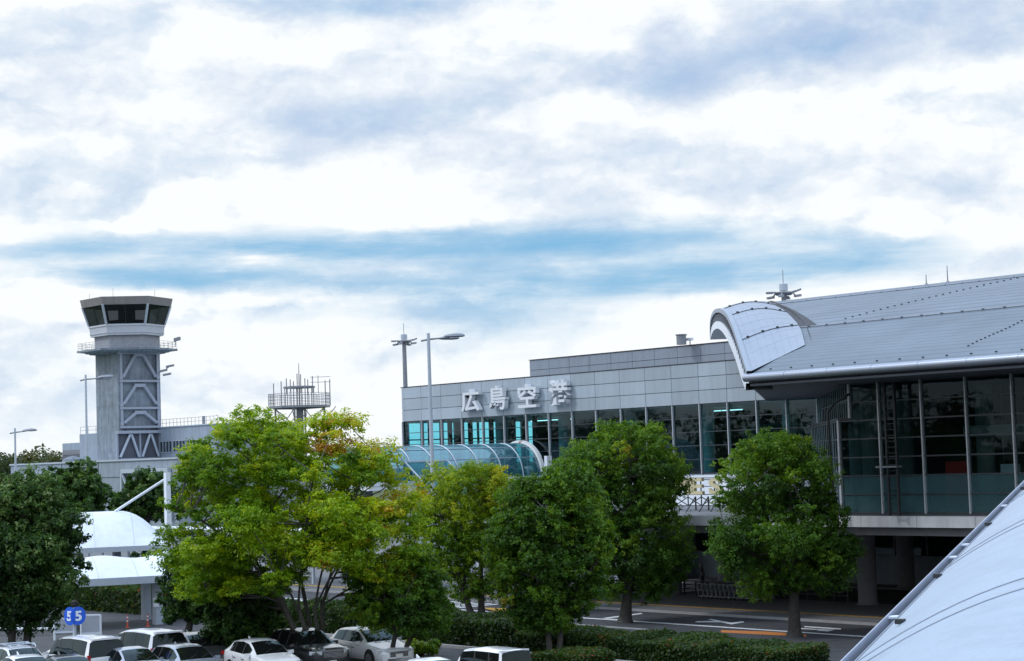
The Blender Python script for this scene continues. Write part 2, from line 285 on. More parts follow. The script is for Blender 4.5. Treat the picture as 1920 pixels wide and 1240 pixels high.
# ------------------------------------------------------------------ mesh helpers
class MB:
    def __init__(s): s.v = []; s.f = []; s.m = []; s.mi = 0
    def add(s, vs, fs):
        b = len(s.v); s.v += [tuple(v) for v in vs]; s.f += [tuple(b + i for i in f) for f in fs]; s.m += [s.mi] * len(fs); return s
    def box(s, a, b):
        x0, y0, z0 = a; x1, y1, z1 = b
        return s.add([(x0, y0, z0), (x1, y0, z0), (x1, y1, z0), (x0, y1, z0), (x0, y0, z1), (x1, y0, z1), (x1, y1, z1), (x0, y1, z1)],
                     [(0, 3, 2, 1), (4, 5, 6, 7), (0, 1, 5, 4), (1, 2, 6, 5), (2, 3, 7, 6), (3, 0, 4, 7)])
    def obox(s, c, ex, ey, ez):
        c = Vector(c); ex, ey, ez = Vector(ex), Vector(ey), Vector(ez)
        vs = [c - ex - ey - ez, c + ex - ey - ez, c + ex + ey - ez, c - ex + ey - ez, c - ex - ey + ez, c + ex - ey + ez, c + ex + ey + ez, c - ex + ey + ez]
        return s.add(vs, [(0, 3, 2, 1), (4, 5, 6, 7), (0, 1, 5, 4), (1, 2, 6, 5), (2, 3, 7, 6), (3, 0, 4, 7)])
    def beam(s, p, q, w, h=None, side=None):
        p, q = Vector(p), Vector(q); d = q - p; l = d.length; d.normalize()
        a = (side.normalized() if side else d.cross(Vector((0, 0, 1)))); a = a if a.length > .01 else Vector((1, 0, 0)); a.normalize(); b = d.cross(a).normalized()
        return s.obox((p + q) / 2, a * w / 2, d * l / 2, b * (h or w) / 2)
    def tube(s, pts, rad, n=8, cap=True):
        pts = [Vector(p) for p in pts]; k = len(pts); rad = [rad] * k if not hasattr(rad, '__len__') else rad
        b = len(s.v); prev = None
        for i, p in enumerate(pts):
            d = (pts[min(i + 1, k - 1)] - pts[max(i - 1, 0)]).normalized()
            a = (prev - d * prev.dot(d)) if prev is not None else d.cross(Vector((.3, .2, 1)) if abs(d.z) < .9 else Vector((1, .1, 0)))
            a.normalize(); prev = a; c = d.cross(a)
            for j in range(n):
                t = 2 * math.pi * j / n; s.v.append(tuple(p + (a * math.cos(t) + c * math.sin(t)) * rad[i]))
        fs = [(b + i * n + j, b + i * n + (j + 1) % n, b + (i + 1) * n + (j + 1) % n, b + (i + 1) * n + j) for i in range(k - 1) for j in range(n)]
        if cap: fs += [tuple(b + j for j in reversed(range(n))), tuple(b + (k - 1) * n + j for j in range(n))]
        s.f += fs; s.m += [s.mi] * len(fs); return s
    def grid(s, rows, close=False):
        b = len(s.v); n = len(rows[0])
        for r in rows: s.v += [tuple(p) for p in r]
        fs = [(b + i * n + j, b + i * n + (j + 1) % n, b + (i + 1) * n + (j + 1) % n, b + (i + 1) * n + j) for i in range(len(rows) - 1) for j in range(n if close else n - 1)]
        s.f += fs; s.m += [s.mi] * len(fs); return s
    def prism(s, poly, vec):
        vec = Vector(vec); a = [Vector(p) for p in poly]; n = len(a)
        return s.add(a + [p + vec for p in a], [tuple(reversed(range(n))), tuple(range(n, 2 * n))] + [(i, (i + 1) % n, n + (i + 1) % n, n + i) for i in range(n)])
    def quad(s, *p): return s.add(p, [tuple(range(len(p)))])
    def lathe(s, c, prof, n=16, axis='z'):
        c = Vector(c); rows = []
        for r, z in prof:
            row = []
            for j in range(n):
                t = 2 * math.pi * j / n; x, y = r * math.cos(t), r * math.sin(t)
                row.append(c + (Vector((x, y, z)) if axis == 'z' else Vector((x, z, y))))
            rows.append(row)
        s.grid(rows, True); b = len(s.v) - n * len(prof)
        s.f += [tuple(b + j for j in reversed(range(n))), tuple(b + (len(prof) - 1) * n + j for j in range(n))]; s.m += [s.mi] * 2
        return s
    def build(s, name, mats, parent=None, loc=None, smooth=False, local=False):
        r = parent
        while r is not None and r.parent is not None: r = r.parent
        o_ = Vector((0, 0, 0)) if local else (Vector(r.location) if r is not None else Vector(loc or (0, 0, 0)))
        me = bpy.data.meshes.new(name); me.from_pydata([tuple(Vector(v) - o_) for v in s.v], [], s.f)
        ms = mats if isinstance(mats, (list, tuple)) else [mats]
        for m in ms: me.materials.append(m)
        if len(ms) > 1: me.polygons.foreach_set('material_index', s.m)
        if smooth:
            me.polygons.foreach_set('use_smooth', [True] * len(me.polygons))
            try: me.set_sharp_from_angle(angle=R_(38 if smooth is True else smooth))
            except Exception: pass
        me.update(); o = bpy.data.objects.new(name, me); COL.objects.link(o)
        if parent is not None: o.parent = parent
        elif loc is not None: o.location = loc
        return o
def tag(o, label, cat, group=None, kind=None):
    o['label'] = label; o['category'] = cat
    if group: o['group'] = group
    if kind: o['kind'] = kind
    return o
def thing(name, label, cat, loc, group=None, rz=0.0):
    o = bpy.data.objects.new(name, None); COL.objects.link(o); o.location = loc; o.rotation_euler.z = rz
    o.empty_display_size = .3; return tag(o, label, cat, group)
def struct(o): o['kind'] = 'structure'; return o
def dup(root, loc, label=None, rz=None):
    r = root.copy(); COL.objects.link(r); r.location = loc
    if label: r['label'] = label
    if rz is not None: r.rotation_euler.z = rz
    for ch in list(root.children):
        c = ch.copy(); COL.objects.link(c); c.parent = r
        for g in ch.children:
            d = g.copy(); COL.objects.link(d); d.parent = c
    return r
def text_mesh(mb, txt, origin, ux, uy, size, extrude, offset=0.0, centre=True):
    cu = bpy.data.curves.new('lettering', 'FONT'); cu.body = txt; cu.size = 1.0; cu.extrude = extrude / size; cu.offset = offset; cu.resolution_u = 4
    if centre: cu.align_x = 'CENTER'; cu.align_y = 'CENTER'
    ob = bpy.data.objects.new('lettering', cu); COL.objects.link(ob)
    me = bpy.data.meshes.new_from_object(ob.evaluated_get(bpy.context.evaluated_depsgraph_get()))
    vs = np.array([v.co for v in me.vertices]); fs = [tuple(p.vertices) for p in me.polygons]
    if centre and len(vs): vs[:, :2] -= (vs[:, :2].max(0) + vs[:, :2].min(0)) / 2
    ux, uy = Vector(ux), Vector(uy); nz = ux.cross(uy).normalized(); O = Vector(origin)
    mb.add([O + ux * (v[0] * size) + uy * (v[1] * size) + nz * (v[2] * size) for v in vs], fs)
    bpy.data.objects.remove(ob); bpy.data.meshes.remove(me); return vs
# ------------------------------------------------------------------ ground, roads, car park
def sheet(name, poly, z, m): return struct(MB().quad(*[(x, y, z) for x, y in poly]).build(name, m))
sheet('ground', [(-3000, -3000), (3000, -3000), (3000, 3000), (-3000, 3000)], -0.02, M_grass)
sheet('car_park', [(-260, -60), (60, -60), (60, 64.3), (-260, 64.3)], -.012, M_lot)
sheet('airport_road', [(-260, 79.6), (40, 79.6), (40, 86.3), (-260, 86.3)], 0.0, M_asph)
sheet('service_road', [(-112, 57.5), (-74, 57.5), (-74, 40), (40, 40), (40, 79.7), (-112, 79.7)], .008, M_asph)
sheet('inner_road', [(-112, 97), (40, 97), (40, 108), (-112, 108)], 0.0, M_asph)
sheet('approach_road', [(-220, 20), (-90, 20), (-90, 79.5), (-220, 79.5)], 0.004, M_asph)
sheet('forecourt', [(-240, 97.1), (-112.3, 97.1), (-112.3, 150), (-240, 150)], 0.0, M_pave)
struct(MB().box((-260, 86.3, -.02), (40, 97, .13)).build('sidewalk', M_pave))
struct(MB().box((-260, 86.1, -.02), (40, 86.3, .145)).build('kerb', M_kerb))
struct(MB().box((-112, 108, -.02), (40, 112, .13)).build('inner_sidewalk', M_pave))
ZL = 1.9                                     # the parking terrace lies above the airport road
LA, LB, LC = on_z(-140, 1190, ZL), on_z(330, 1190, ZL), on_z(445, 1204, ZL)
LOT = [(LA.x, LA.y), (LB.x, LB.y), (LC.x, LC.y), (-88.5, 56.8), (-50.6, 57.0), (-50.6, -40), (LA.x, -40)]
b = MB(); b.add([(x, y, 0) for x, y in LOT] + [(x, y, ZL) for x, y in LOT], [(i, (i + 1) % 7, 7 + (i + 1) % 7, 7 + i) for i in range(7)] + [tuple(range(13, 6, -1))])
struct(b.build('parking_terrace', M_lot))
b = MB(); b.quad((-88.5, 56.8, ZL), (-50.6, 57.0, ZL), (-50.6, 60.5, 0), (-88.5, 60.5, 0)); struct(b.build('embankment', M_grass))
struct(MB().box((-88.2, 52.5, ZL - .02), (-51.8, 52.72, ZL + .13)).build('planting_kerb', M_kerb))
struct(MB().box((-88.2, 52.72, ZL - .02), (-51.8, 56.7, ZL + .04)).build('planting_bed', M_grass))
struct(MB().box((-108, 77.2, -.02), (-80, 77.4, .06)).build('median_kerb', M_kerb))
def mark(name, poly, m, z=.006):
    return struct(MB().quad(*[(p[0], p[1], z) for p in poly]).build(name, m))
def strip(name, x0, x1, y0, y1, m=M_line, z=.006): return mark(name, [(x0, y0), (x1, y0), (x1, y1), (x0, y1)], m, z)
strip('lane_line', -150, -20, 80.7, 81.1)
strip('tactile_strip', -200, -20, 88.95, 89.4, M_yel, .136)
def pix_mark(name, pts, m=M_line, z=.008):
    return mark(name, [on_z(x, y, z) for x, y in pts], m, z)
pix_mark('kerb_line', [(1352, 1181.5), (1440, 1184.5), (1512, 1190), (1512, 1194.5), (1430, 1190), (1352, 1186)], M_orange, .012)
pix_mark('tactile_block', [(906, 1139.5), (960, 1141.5), (976, 1148), (925, 1146)], M_yel, .137)
pix_mark('tactile_block', [(1002, 1130), (1012, 1130), (1014, 1132), (1003, 1132)], M_yel, .137)
pix_mark('road_arrow', [(1304, 1165), (1341, 1164.6), (1327, 1161.2), (1333, 1160.9), (1371, 1167.6), (1393, 1165), (1396, 1167), (1371, 1171), (1352, 1167.2), (1304, 1167)])
pix_mark('road_arrow', [(1508, 1174), (1577.5, 1178.6), (1576.5, 1181), (1508, 1176)])
pix_mark('road_arrow', [(1496, 1177.5), (1532, 1179.8), (1565, 1181), (1552, 1184.6), (1530, 1182.5), (1538, 1181.5), (1496, 1179.3)])
pix_mark('road_arrow', [(1129, 1159.3), (1202, 1149.5), (1205, 1151.2), (1140, 1160), (1180, 1163), (1180, 1164.6)])
for i in range(7): strip('crossing_stripe', -112.5 + i * 1.0, -112.0 + i * 1.0, 80.2, 85.6)
for i in range(9): strip('crossing_stripe', -110.5 + i * 1.0, -110.0 + i * 1.0, 97.6, 107, M_line)

# ------------------------------------------------------------------ main terminal block
M_lit = bpy.data.materials.new('lit ceiling tube'); M_lit.use_nodes = True
M_lit.node_tree.nodes['Principled BSDF'].inputs['Emission Color'].default_value = (.8, 1, 1, 1); M_lit.node_tree.nodes['Principled BSDF'].inputs['Emission Strength'].default_value = 1.6
PIT = 3.014
def kx(k): return -144.28 + PIT * k
TB = thing('terminal_building', 'grey panelled airport terminal block with long dark glass front and rooftop parapet', 'building', (-115, 105.3, 0))
YF = 105.3
b = MB()
for k in range(19):
    for r in range(3):
        z0 = 14.03 + r * 1.06
        b.box((kx(k) + .022, YF - .10, z0 + .022), (kx(k + 1) - .022, YF - .01, z0 + 1.038))
for r in range(3):
    z0 = 14.03 + r * 1.06
    for j in range(6): b.box((kx(0) - .10, YF + j * 3.3 + .02, z0 + .022), (kx(0) - .02, YF + j * 3.3 + 3.28, z0 + 1.038))
b.build('cladding', M_panel, TB)
b = MB()
b.box((kx(0), YF, 14.0), (-80, 125, 17.12)); b.box((kx(0) - .12, YF - .14, 17.21), (-80, 125, 17.27))
b.build('upper_wall', M_joint, TB)
b = MB(); b.box((-149, 125.02, 0.1), (-80, 142, 20.12)); b.box((-149.05, 124.85, 20.2), (-80, 142, 20.26)); b.build('setback_wall', M_joint, TB)
b = MB()
for k in range(22):
    x0 = -149 + k * 3.08
    for z0, z1 in ((17.0, 18.12), (18.12, 19.16), (19.16, 20.2)): b.box((x0 + .022, 124.93, z0 + .022), (x0 + 3.058, 125.01, z1 - .022))
b.build('setback_cladding', M_panel_up, TB)
MB().box((kx(0), YF + .05, 8.15), (-80, 124.8, 8.6)).build('floor_slab', M_intf, TB)
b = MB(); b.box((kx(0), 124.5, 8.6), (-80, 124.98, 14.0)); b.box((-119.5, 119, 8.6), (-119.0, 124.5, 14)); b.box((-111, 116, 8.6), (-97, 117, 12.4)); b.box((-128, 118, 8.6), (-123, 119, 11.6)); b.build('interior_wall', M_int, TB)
MB().box((kx(0), YF + .3, 13.9), (-80, 124.5, 13.99)).build('ceiling', M_intl, TB)
b = MB()
xe = kx(0)
ops = [(105.6, 107.25), (107.4, 109.5), (109.65, 111.2), (112.3, 114.05), (114.12, 114.7), (114.78, 116.4), (116.6, 117.7), (118.7, 119.5), (120.2, 121.4)]
y = YF + .02
for a, c in ops + [(124.5, 124.5)]:
    b.box((xe, y, 8.6), (xe + .3, a, 14.0)) if a > y else None
    if c > a: b.box((xe, a, 13.86), (xe + .3, c, 14.0)); b.box((xe, a, 8.6), (xe + .3, c, 9.1)); b.box((xe + .02, a, 12.25), (xe + .22, c, 12.36))
    y = c
b.build('end_wall', M_int, TB)
for a, c in ops: MB().quad((xe + .1, a, 9.1), (xe + .1, c, 9.1), (xe + .1, c, 13.86), (xe + .1, a, 13.86)).build('end_window', G_clear, TB)
for k in range(19):
    x0, x1 = kx(k), kx(k + 1); b = MB()
    for r in range(5): b.quad((x0 + .04, YF + .02, 8.66 + r * 1.07), (x1 - .04, YF + .02, 8.66 + r * 1.07), (x1 - .04, YF + .02, 9.73 + r * 1.07), (x0 + .04, YF + .02, 9.73 + r * 1.07))
    w = b.build('window', G_main, TB)
    b = MB(); b.mi = 0; b.box((x0 - .04, YF - .16, 8.6), (x0 + .04, YF + .12, 14.02)); b.mi = 1
    for r in range(6): b.box((x0 + .045, YF - .03, 8.63 + r * 1.07), (x1 - .045, YF + .08, 8.69 + r * 1.07))
    b.build('frame', [M_mull, M_trans], w)
for k in range(1, 7):
    b = MB(); x = kx(k) + .30
    for dx in (-.17, .17): b.box((x + dx - .04, YF + .5, 8.6), (x + dx + .04, YF + .75, 14))
    for i in range(14): b.box((x - .13, YF + .52, 8.7 + i * .38), (x + .13, YF + .73, 8.86 + i * .38))
    b.build('mullion_truss', M_darkst, TB)
b = MB()
for x in (-138, -129, -120, -111, -102, -93): b.lathe((x, 112, 8.6), [(.55, 0), (.55, 5.4)], 16)
b.build('interior_column', M_intl, TB, smooth=True)
b = MB(); b.box((kx(0), YF - .05, 0.0), (-112.2, YF + .3, 8.15)); b.box((-112.2, YF - .05, 6.3), (-80, YF + .3, 8.58)); b.box((kx(0), YF - .05, 8.15), (-112.2, YF + .04, 8.6))
b.build('lower_wall', M_conc2, TB)
b = MB(); b.box((-112.2, 105.8, .0), (-111.7, 118, 8.1)); b.box((-111.7, 110.6, .13), (-40, 111, 2.25)); b.box((-111.7, 110.6, 4.6), (-40, 111, 5.2)); b.build('ground_floor_wall', M_conc2, TB)
for i in range(24):
    x0 = -112 + i * 3; w = MB().quad((x0 + .06, 110.8, 2.25), (x0 + 2.94, 110.8, 2.25), (x0 + 2.94, 110.8, 4.6), (x0 + .06, 110.8, 4.6)).build('ground_window', G_main, TB)
    if i < 14: MB().box((x0 - .06, 110.65, 2.25), (x0 + .06, 110.9, 4.6)).build('frame', M_trans, w)
MB().box((-111.6, 113.0, .2), (-40, 113.3, 5.7)).build('inner_wall', M_int, TB)
for px in (1012, 1052):
    p = on_y(px, 747, 113.5); MB().box((p.x - 1.3, 113.4, 13.62), (p.x + 1.3, 113.6, 13.7)).build('ceiling_light', M_lit, TB)
    p = on_y(px + 320, 752, 113.5); MB().box((p.x - 1.1, 113.4, 13.62), (p.x + 1.1, 113.6, 13.7)).build('ceiling_light', M_lit, TB)
# name sign: four characters standing off the parapet
NS = thing('airport_name_sign', 'pale metal characters mounted on the terminal parapet above the dark windows', 'sign', (-127, YF, 15.5))
for ch, (xa, xb, za, zb) in zip('広島空港', [(-134.45, -131.85, 14.55, 16.55), (-130.35, -128.15, 14.55, 16.65), (-126.45, -124.0, 14.58, 16.62), (-122.35, -119.85, 14.6, 16.75)]):
    t = MB(); vs = text_mesh(t, ch, (0, 0, 0), (1, 0, 0), (0, 0, 1), 1.0, .2, .022)
    w0, h0 = vs[:, 0].max() - vs[:, 0].min(), vs[:, 1].max() - vs[:, 1].min(); sx, sz = (xb - xa) / w0, (zb - za) / h0
    t.v = [((xa + xb) / 2 + x * sx, YF - .52 + y_ * 1.1, (za + zb) / 2 + z_ * sz) for x, y_, z_ in t.v]
    c = t.build('character', M_letter, NS)
    s = MB()
    for dx in (-.6, .6):
        for dz in (-.55, .55): s.box(((xa + xb) / 2 + dx - .04, YF - .33, (za + zb) / 2 + dz - .04), ((xa + xb) / 2 + dx + .04, YF - .08, (za + zb) / 2 + dz + .04))
    s.build('standoff', M_steelg, c)
# vent drum and camera box on the roof
v0 = at(1278, 648, 176)
VD = thing('roof_vent', 'grey flared vent drum standing on the panelled roof edge', 'vent', (v0.x, v0.y, 20.26))
MB().lathe((v0.x, v0.y, 20.26), [(.46, 0), (.46, .85), (.54, .86), (.54, .95), (.40, .96)], 20).build('drum', M_steelg, VD, smooth=True)
v1 = at(1294, 646, 176)
VC = thing('security_camera', 'small white boxy roof camera beside the vent drum', 'camera', (v1.x, v1.y, 20.26))
b = MB(); b.tube([(v1.x, v1.y, 20.2), (v1.x, v1.y, 20.6)], .05); b.build('post', M_steelg, VC)
MB().box((v1.x - .32, v1.y - .15, 20.6), (v1.x + .3, v1.y + .15, 20.85)).build('housing', M_white, VC)

# ------------------------------------------------------------------ curved-roof hall
HB = thing('terminal_hall', 'curved metal roofed terminal hall with tall dark glass front above the road', 'building', (-60, 85, 0))
YH = 85.0
def hx(j): return -73.55 + 3.035 * j
NJ = 19
for j in range(NJ):
    x0, x1 = hx(j), hx(j + 1); b = MB()
    for r in range(7):
        xa = -72.65 if (j == 0 and r >= 5) else x0
        b.mi = 1 if r < 2 else 0
        b.quad((xa + .04, YH + .02, 6.54 + r * 1.057), (x1 - .04, YH + .02, 6.54 + r * 1.057), (x1 - .04, YH + .02, 7.597 + r * 1.057), (xa + .04, YH + .02, 7.597 + r * 1.057))
    w = b.build('window', [G_hall, G_frost], HB)
    b = MB(); b.mi = 0
    if j == 0: b.box((x0 - .06, YH - .14, 6.5), (x0 + .06, YH + .14, 11.9)); b.box((-72.71, YH - .14, 12.0), (-72.59, YH + .14, 13.98))
    else: b.box((x0 - .04, YH - .14, 6.5), (x0 + .04, YH + .14, 13.98))
    b.mi = 1
    for r in range(8): b.box((x0 + .055, YH - .04, 6.5 + r * 1.057), (x1 - .055, YH + .1, 6.58 + r * 1.057))
    b.build('frame', [M_mull, M_trans], w)
dg = Vector((-.7071, .7071, 0))
def diag(x0, z0, z1, ln, nm):
    P0 = Vector((x0, YH, 0)); n = int(ln / 1.75)
    w = MB().quad(P0 + Vector((0, 0, z0)), P0 + dg * ln + Vector((0, 0, z0)), P0 + dg * ln + Vector((0, 0, z1)), P0 + Vector((0, 0, z1))).build(nm, G_diag, HB)
    b = MB(); b.mi = 0
    for i in range(n + 1):
        p = P0 + dg * (ln * i / n); b.obox(p + Vector((0, 0, (z0 + z1) / 2)), dg * .04, Vector((.7071, .7071, 0)) * .02, Vector((0, 0, (z1 - z0) / 2)))
    b.mi = 1; z = z0
    while z < z1 + .01:
        b.obox(P0 + dg * ln / 2 + Vector((0, 0, z)), dg * ln / 2, Vector((.7071, .7071, 0)) * .02, Vector((0, 0, .04))); z += 1.057
    b.build('frame', [M_mull, M_trans], w)
diag(hx(0), 6.55, 11.9, 27.6, 'corner_window'); diag(-72.65, 12.02, 13.96, 28.0, 'corner_window')
b = MB(); b.prism([(-73.62, 84.93, 11.9), (-72.5, 84.93, 11.9), (-92.3, 105, 11.9), (-93.6, 105, 11.9)], (0, 0, .12)); b.build('ledge', M_darkst, HB)
b = MB(); b.prism([(-73.5, YH + .05, 6.05), (-14, YH + .05, 6.05), (-14, 105.2, 6.05), (-93.3, 105.2, 6.05)], (0, 0, .45)); b.build('floor_slab', M_intf, HB)
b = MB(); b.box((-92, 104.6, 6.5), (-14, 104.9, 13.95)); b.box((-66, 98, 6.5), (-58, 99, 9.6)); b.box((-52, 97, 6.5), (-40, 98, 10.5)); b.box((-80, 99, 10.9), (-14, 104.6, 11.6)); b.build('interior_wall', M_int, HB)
b = MB(); b.box((-71.2, 93.5, 10.7), (-66.4, 93.6, 11.35)); b.box((-66.6, 92, 6.5), (-63.8, 92.4, 8.2)); b.box((-56, 92, 6.5), (-50, 93, 8.1)); b.build('counter', M_intl, HB)
for px in (1610, 1634, 1700, 1850):
    p = on_y(px, 880, 93.5 if px < 1640 else 97); c = MB().lathe((p.x, p.y, 6.5), [(.55, 0), (.55, 7.4)], 18).build('interior_column', M_intl, HB, smooth=True)
p = on_y(1797, 918, 89)
BN = thing('display_board', 'red freestanding board inside the hall behind the glass', 'board', (p.x, p.y, 6.5))
MB().box((p.x - .85, p.y, 6.75), (p.x + .85, p.y + .12, 9.3)).build('panel', M_red, BN); MB().box((p.x - .9, p.y - .2, 6.5), (p.x + .9, p.y + .35, 6.75)).build('base', M_darkst, BN)
p = on_y(1893, 880, 88.5)
HS = thing('hanging_sign', 'white hanging sign inside the hall glass', 'sign', (p.x, p.y, 8.6))
MB().box((p.x - .6, p.y, 8.55), (p.x + .6, p.y + .15, 9.1)).build('panel', M_white, HS)
b = MB(); b.tube([(p.x - .4, p.y + .07, 9.1), (p.x - .4, p.y + .07, 13.95)], .02, 5); b.tube([(p.x + .4, p.y + .07, 9.1), (p.x + .4, p.y + .07, 13.95)], .02, 5); b.build('hanger', M_steelg, HS)
# roof
PROF = [(79.0, 14.66), (80.5, 15.16), (82, 15.62), (85, 16.4), (87.5, 17.16), (90, 17.9), (94, 18.88), (98, 19.76), (101, 20.4), (104, 20.98), (106, 21.36), (109, 21.72), (113, 21.7), (118, 21.0), (124, 19.4)]
def rz(y): return float(np.interp(y, [p[0] for p in PROF], [p[1] for p in PROF]))
def rxl(y): return float(np.interp(y, [79, 85, 90, 98, 106, 113, 124], [-74.7, -75.9, -80.7, -89.3, -98.2, -105.5, -117]))
def roofgrid(ys):
    b = MB(); b.grid([[(rxl(y) + (-13 - rxl(y)) * i / 12, y, rz(y)) for i in range(13)] for y in ys]); return b
ysA = [79, 80, 81, 82, 83.5, 85, 86.5, 88, 89, 90]; ysB = [90.02, 92, 94, 96, 98, 100, 102, 104, 106, 107.5, 109, 111, 113, 115, 118, 121, 124]
RA = roofgrid(ysA).build('lower_roof', M_roofA, HB, smooth=True); RB = roofgrid(ysB).build('upper_roof', M_roofB, HB, smooth=True)
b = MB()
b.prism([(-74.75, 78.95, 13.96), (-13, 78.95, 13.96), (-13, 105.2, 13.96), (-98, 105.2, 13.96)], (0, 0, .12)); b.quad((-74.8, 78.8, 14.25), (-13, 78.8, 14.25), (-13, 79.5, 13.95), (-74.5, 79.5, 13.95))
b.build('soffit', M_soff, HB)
b = MB(); n = 10
b.tube([(-75.0 + 62 * i / 20, 78.82, 14.44) for i in range(21)], .235, 16)
for i in range(1, 20): b.tube([(-75 + 62 * i / 20 - .03, 78.82, 14.44), (-75 + 62 * i / 20 + .03, 78.82, 14.44)], .25, 16)
b.build('gutter', M_gut, HB, smooth=True)
b = MB()
def guards(p0, p1, n, s):
    for i in range(n):
        t = (i + .5) / n; x = p0[0] + (p1[0] - p0[0]) * t; y = p0[1] + (p1[1] - p0[1]) * t; b.box((x - s, y - s * .5, rz(y) - .02), (x + s, y + s * .5, rz(y) + s * 1.0))
guards((rxl(90), 90), (-13, 90), 46, .09); guards((rxl(104), 104), (-13, 104), 60, .07); guards((-74.5, 79.6), (-13, 79.6), 40, .06)
q0 = on_y(1579, 606, 91.6); q1 = on_y(1914, 522, 103.6); guards((q0.x, 91.6), (q1.x, 103.6), 26, .06)
q0 = on_y(1812, 655, 81); q1 = on_y(1920, 612, 86.5); guards((q0.x, 81), (q1.x, 86.5), 14, .055)
b.build('snow_guard', M_darkst, HB)['kind'] = 'stuff'
b = MB(); b.tube([(rxl(90), 90, rz(90) + .03), (-13, 90, rz(90) + .03)], .05, 6); b.tube([(rxl(104), 104, rz(104) + .03), (-13, 104, rz(104) + .03)], .045, 6); b.build('roof_seam', M_steelg, HB)
# hood over the corner
Oa = np.array([(-74.66, 78.88, 14.78), (-78.1, 81.96, 16.38), (-81.57, 85.06, 17.99), (-85.23, 88.34, 19.18), (-89.85, 92.48, 19.93), (-94.31, 96.47, 20.27), (-97.61, 99.43, 20.02), (-98.79, 100.48, 19.54), (-98.5, 100.25, 18.6)])
_pp = np.array(Oa[0]); _n = np.array([.667, .745, 0])
def on_plane(px, py):
    d = np.array(ray(px, py)); o = np.array([0, 0, H]); return o + d * (_n @ (_pp - o) / (_n @ d))
Ia = np.array([on_plane(*p) for p in [(1404, 732), (1394, 704), (1386, 676), (1377, 654), (1368, 634), (1360, 622), (1351, 615), (1343, 619), (1338, 629), (1336.5, 637)]])
Ra = np.array([(-75.9, 85, 16.46), (-78.3, 87.5, 17.3), (-80.72, 90, 18.02), (-85, 94, 19.02), (-89.31, 98, 19.95), (-94, 102, 20.8), (-98.17, 106, 21.5), (-102, 109.5, 21.9), (-105.5, 113, 21.8)])
def resample(A, n):
    d = np.r_[0, np.cumsum(np.linalg.norm(np.diff(A, axis=0), axis=1))]; d /= d[-1]; t = np.linspace(0, 1, n)
    # smooth (Catmull-like) by two passes of averaging after dense linear interpolation
    B = np.array([np.interp(t, d, A[:, i]) for i in range(3)]).T
    for _ in range(3): B[1:-1] = (B[:-2] + 2 * B[1:-1] + B[2:]) / 4
    return B
NO = 33; O = resample(Oa, NO); I = resample(Ia, NO); Rr = resample(Ra, NO)
hd_rows = [[tuple(O[i] * (1 - f) + Rr[i] * f + np.array([0, 0, .35 * math.sin(math.pi * f) * math.sin(math.pi * i / (NO - 1))])) for i in range(NO)] for f in np.linspace(0, 1, 9)]
MB().grid(hd_rows).build('corner_hood', M_hood, HB, smooth=True)
b = MB()
for r in hd_rows[1:-1]: b.tube([Vector(p) + Vector((0, 0, .002)) for p in r], .010, 4)
for i in range(3, NO - 3, 2): b.tube([Vector(r[i]) + Vector((0, 0, .001)) for r in hd_rows], .008, 4)
b.build('hood_seam', M_hood, HB)
b = MB()
for i in (6, 13, 19):
    b.tube([Vector(r[i]) + Vector((0, 0, .03)) for r in hd_rows], .025, 4)
    for r in hd_rows[1:-1:2]: b.box(Vector(r[i]) - Vector((.06, .06, .0)), Vector(r[i]) + Vector((.06, .06, .12)))
b.build('snow_guard', M_darkst, HB)['kind'] = 'stuff'
off = np.array([-.667, -.745, 0]) * .12
def ring(f0, f1, o_, m, nm, thick=.3):
    b = MB(); A = O * (1 - f0) + I * f0 + off * o_; B = O * (1 - f1) + I * f1 + off * o_; bk = -off / .12 * thick
    b.grid([[tuple(p) for p in A + bk], [tuple(p) for p in A], [tuple(p) for p in B], [tuple(p) for p in B + bk]]); return b.build(nm, m, HB, smooth=25)
ring(-.04, .16, 1.6, M_hood, 'hood_rim'); ring(.62, 1.0, 1.6, M_white, 'hood_arch', 1.6); ring(.15, .64, .2, M_darkst, 'hood_grille')
for i in range(2, NO - 1):
    for f in (.25,):
        j = min(i + 1, NO - 1); a = (O[i] * .85 + I[i] * .15) * (1 - f) + (O[j] * .85 + I[j] * .15) * f; c = (O[i] * .38 + I[i] * .62) * (1 - f) + (O[j] * .38 + I[j] * .62) * f
        MB().beam(Vector(a + off * .8), Vector(c + off * .8), .06, .05).build('grille_slat', M_steelg, HB)
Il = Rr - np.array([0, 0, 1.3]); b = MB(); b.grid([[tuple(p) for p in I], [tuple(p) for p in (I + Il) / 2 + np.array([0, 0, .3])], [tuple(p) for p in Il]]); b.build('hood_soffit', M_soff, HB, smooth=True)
b = MB(); b.grid([[(rxl(y) - .2, y, rz(y) + .05) for y in np.linspace(90.2, 107, 12)], [(rxl(y) + 1.5 - .06 * (y - 90), y, rz(y) + .04) for y in np.linspace(90.2, 107, 12)]]); b.build('roof_gap_shade', M_joint, HB)  # shadow beside the hood, put in as a dark ribbon on the roof
b = MB(); b.grid([[tuple(p + np.array([.3, .3, .02])) for p in Rr], [tuple(p - np.array([0, 0, 1.3])) for p in Rr]]); b.build('hood_joint', M_darkst, HB)
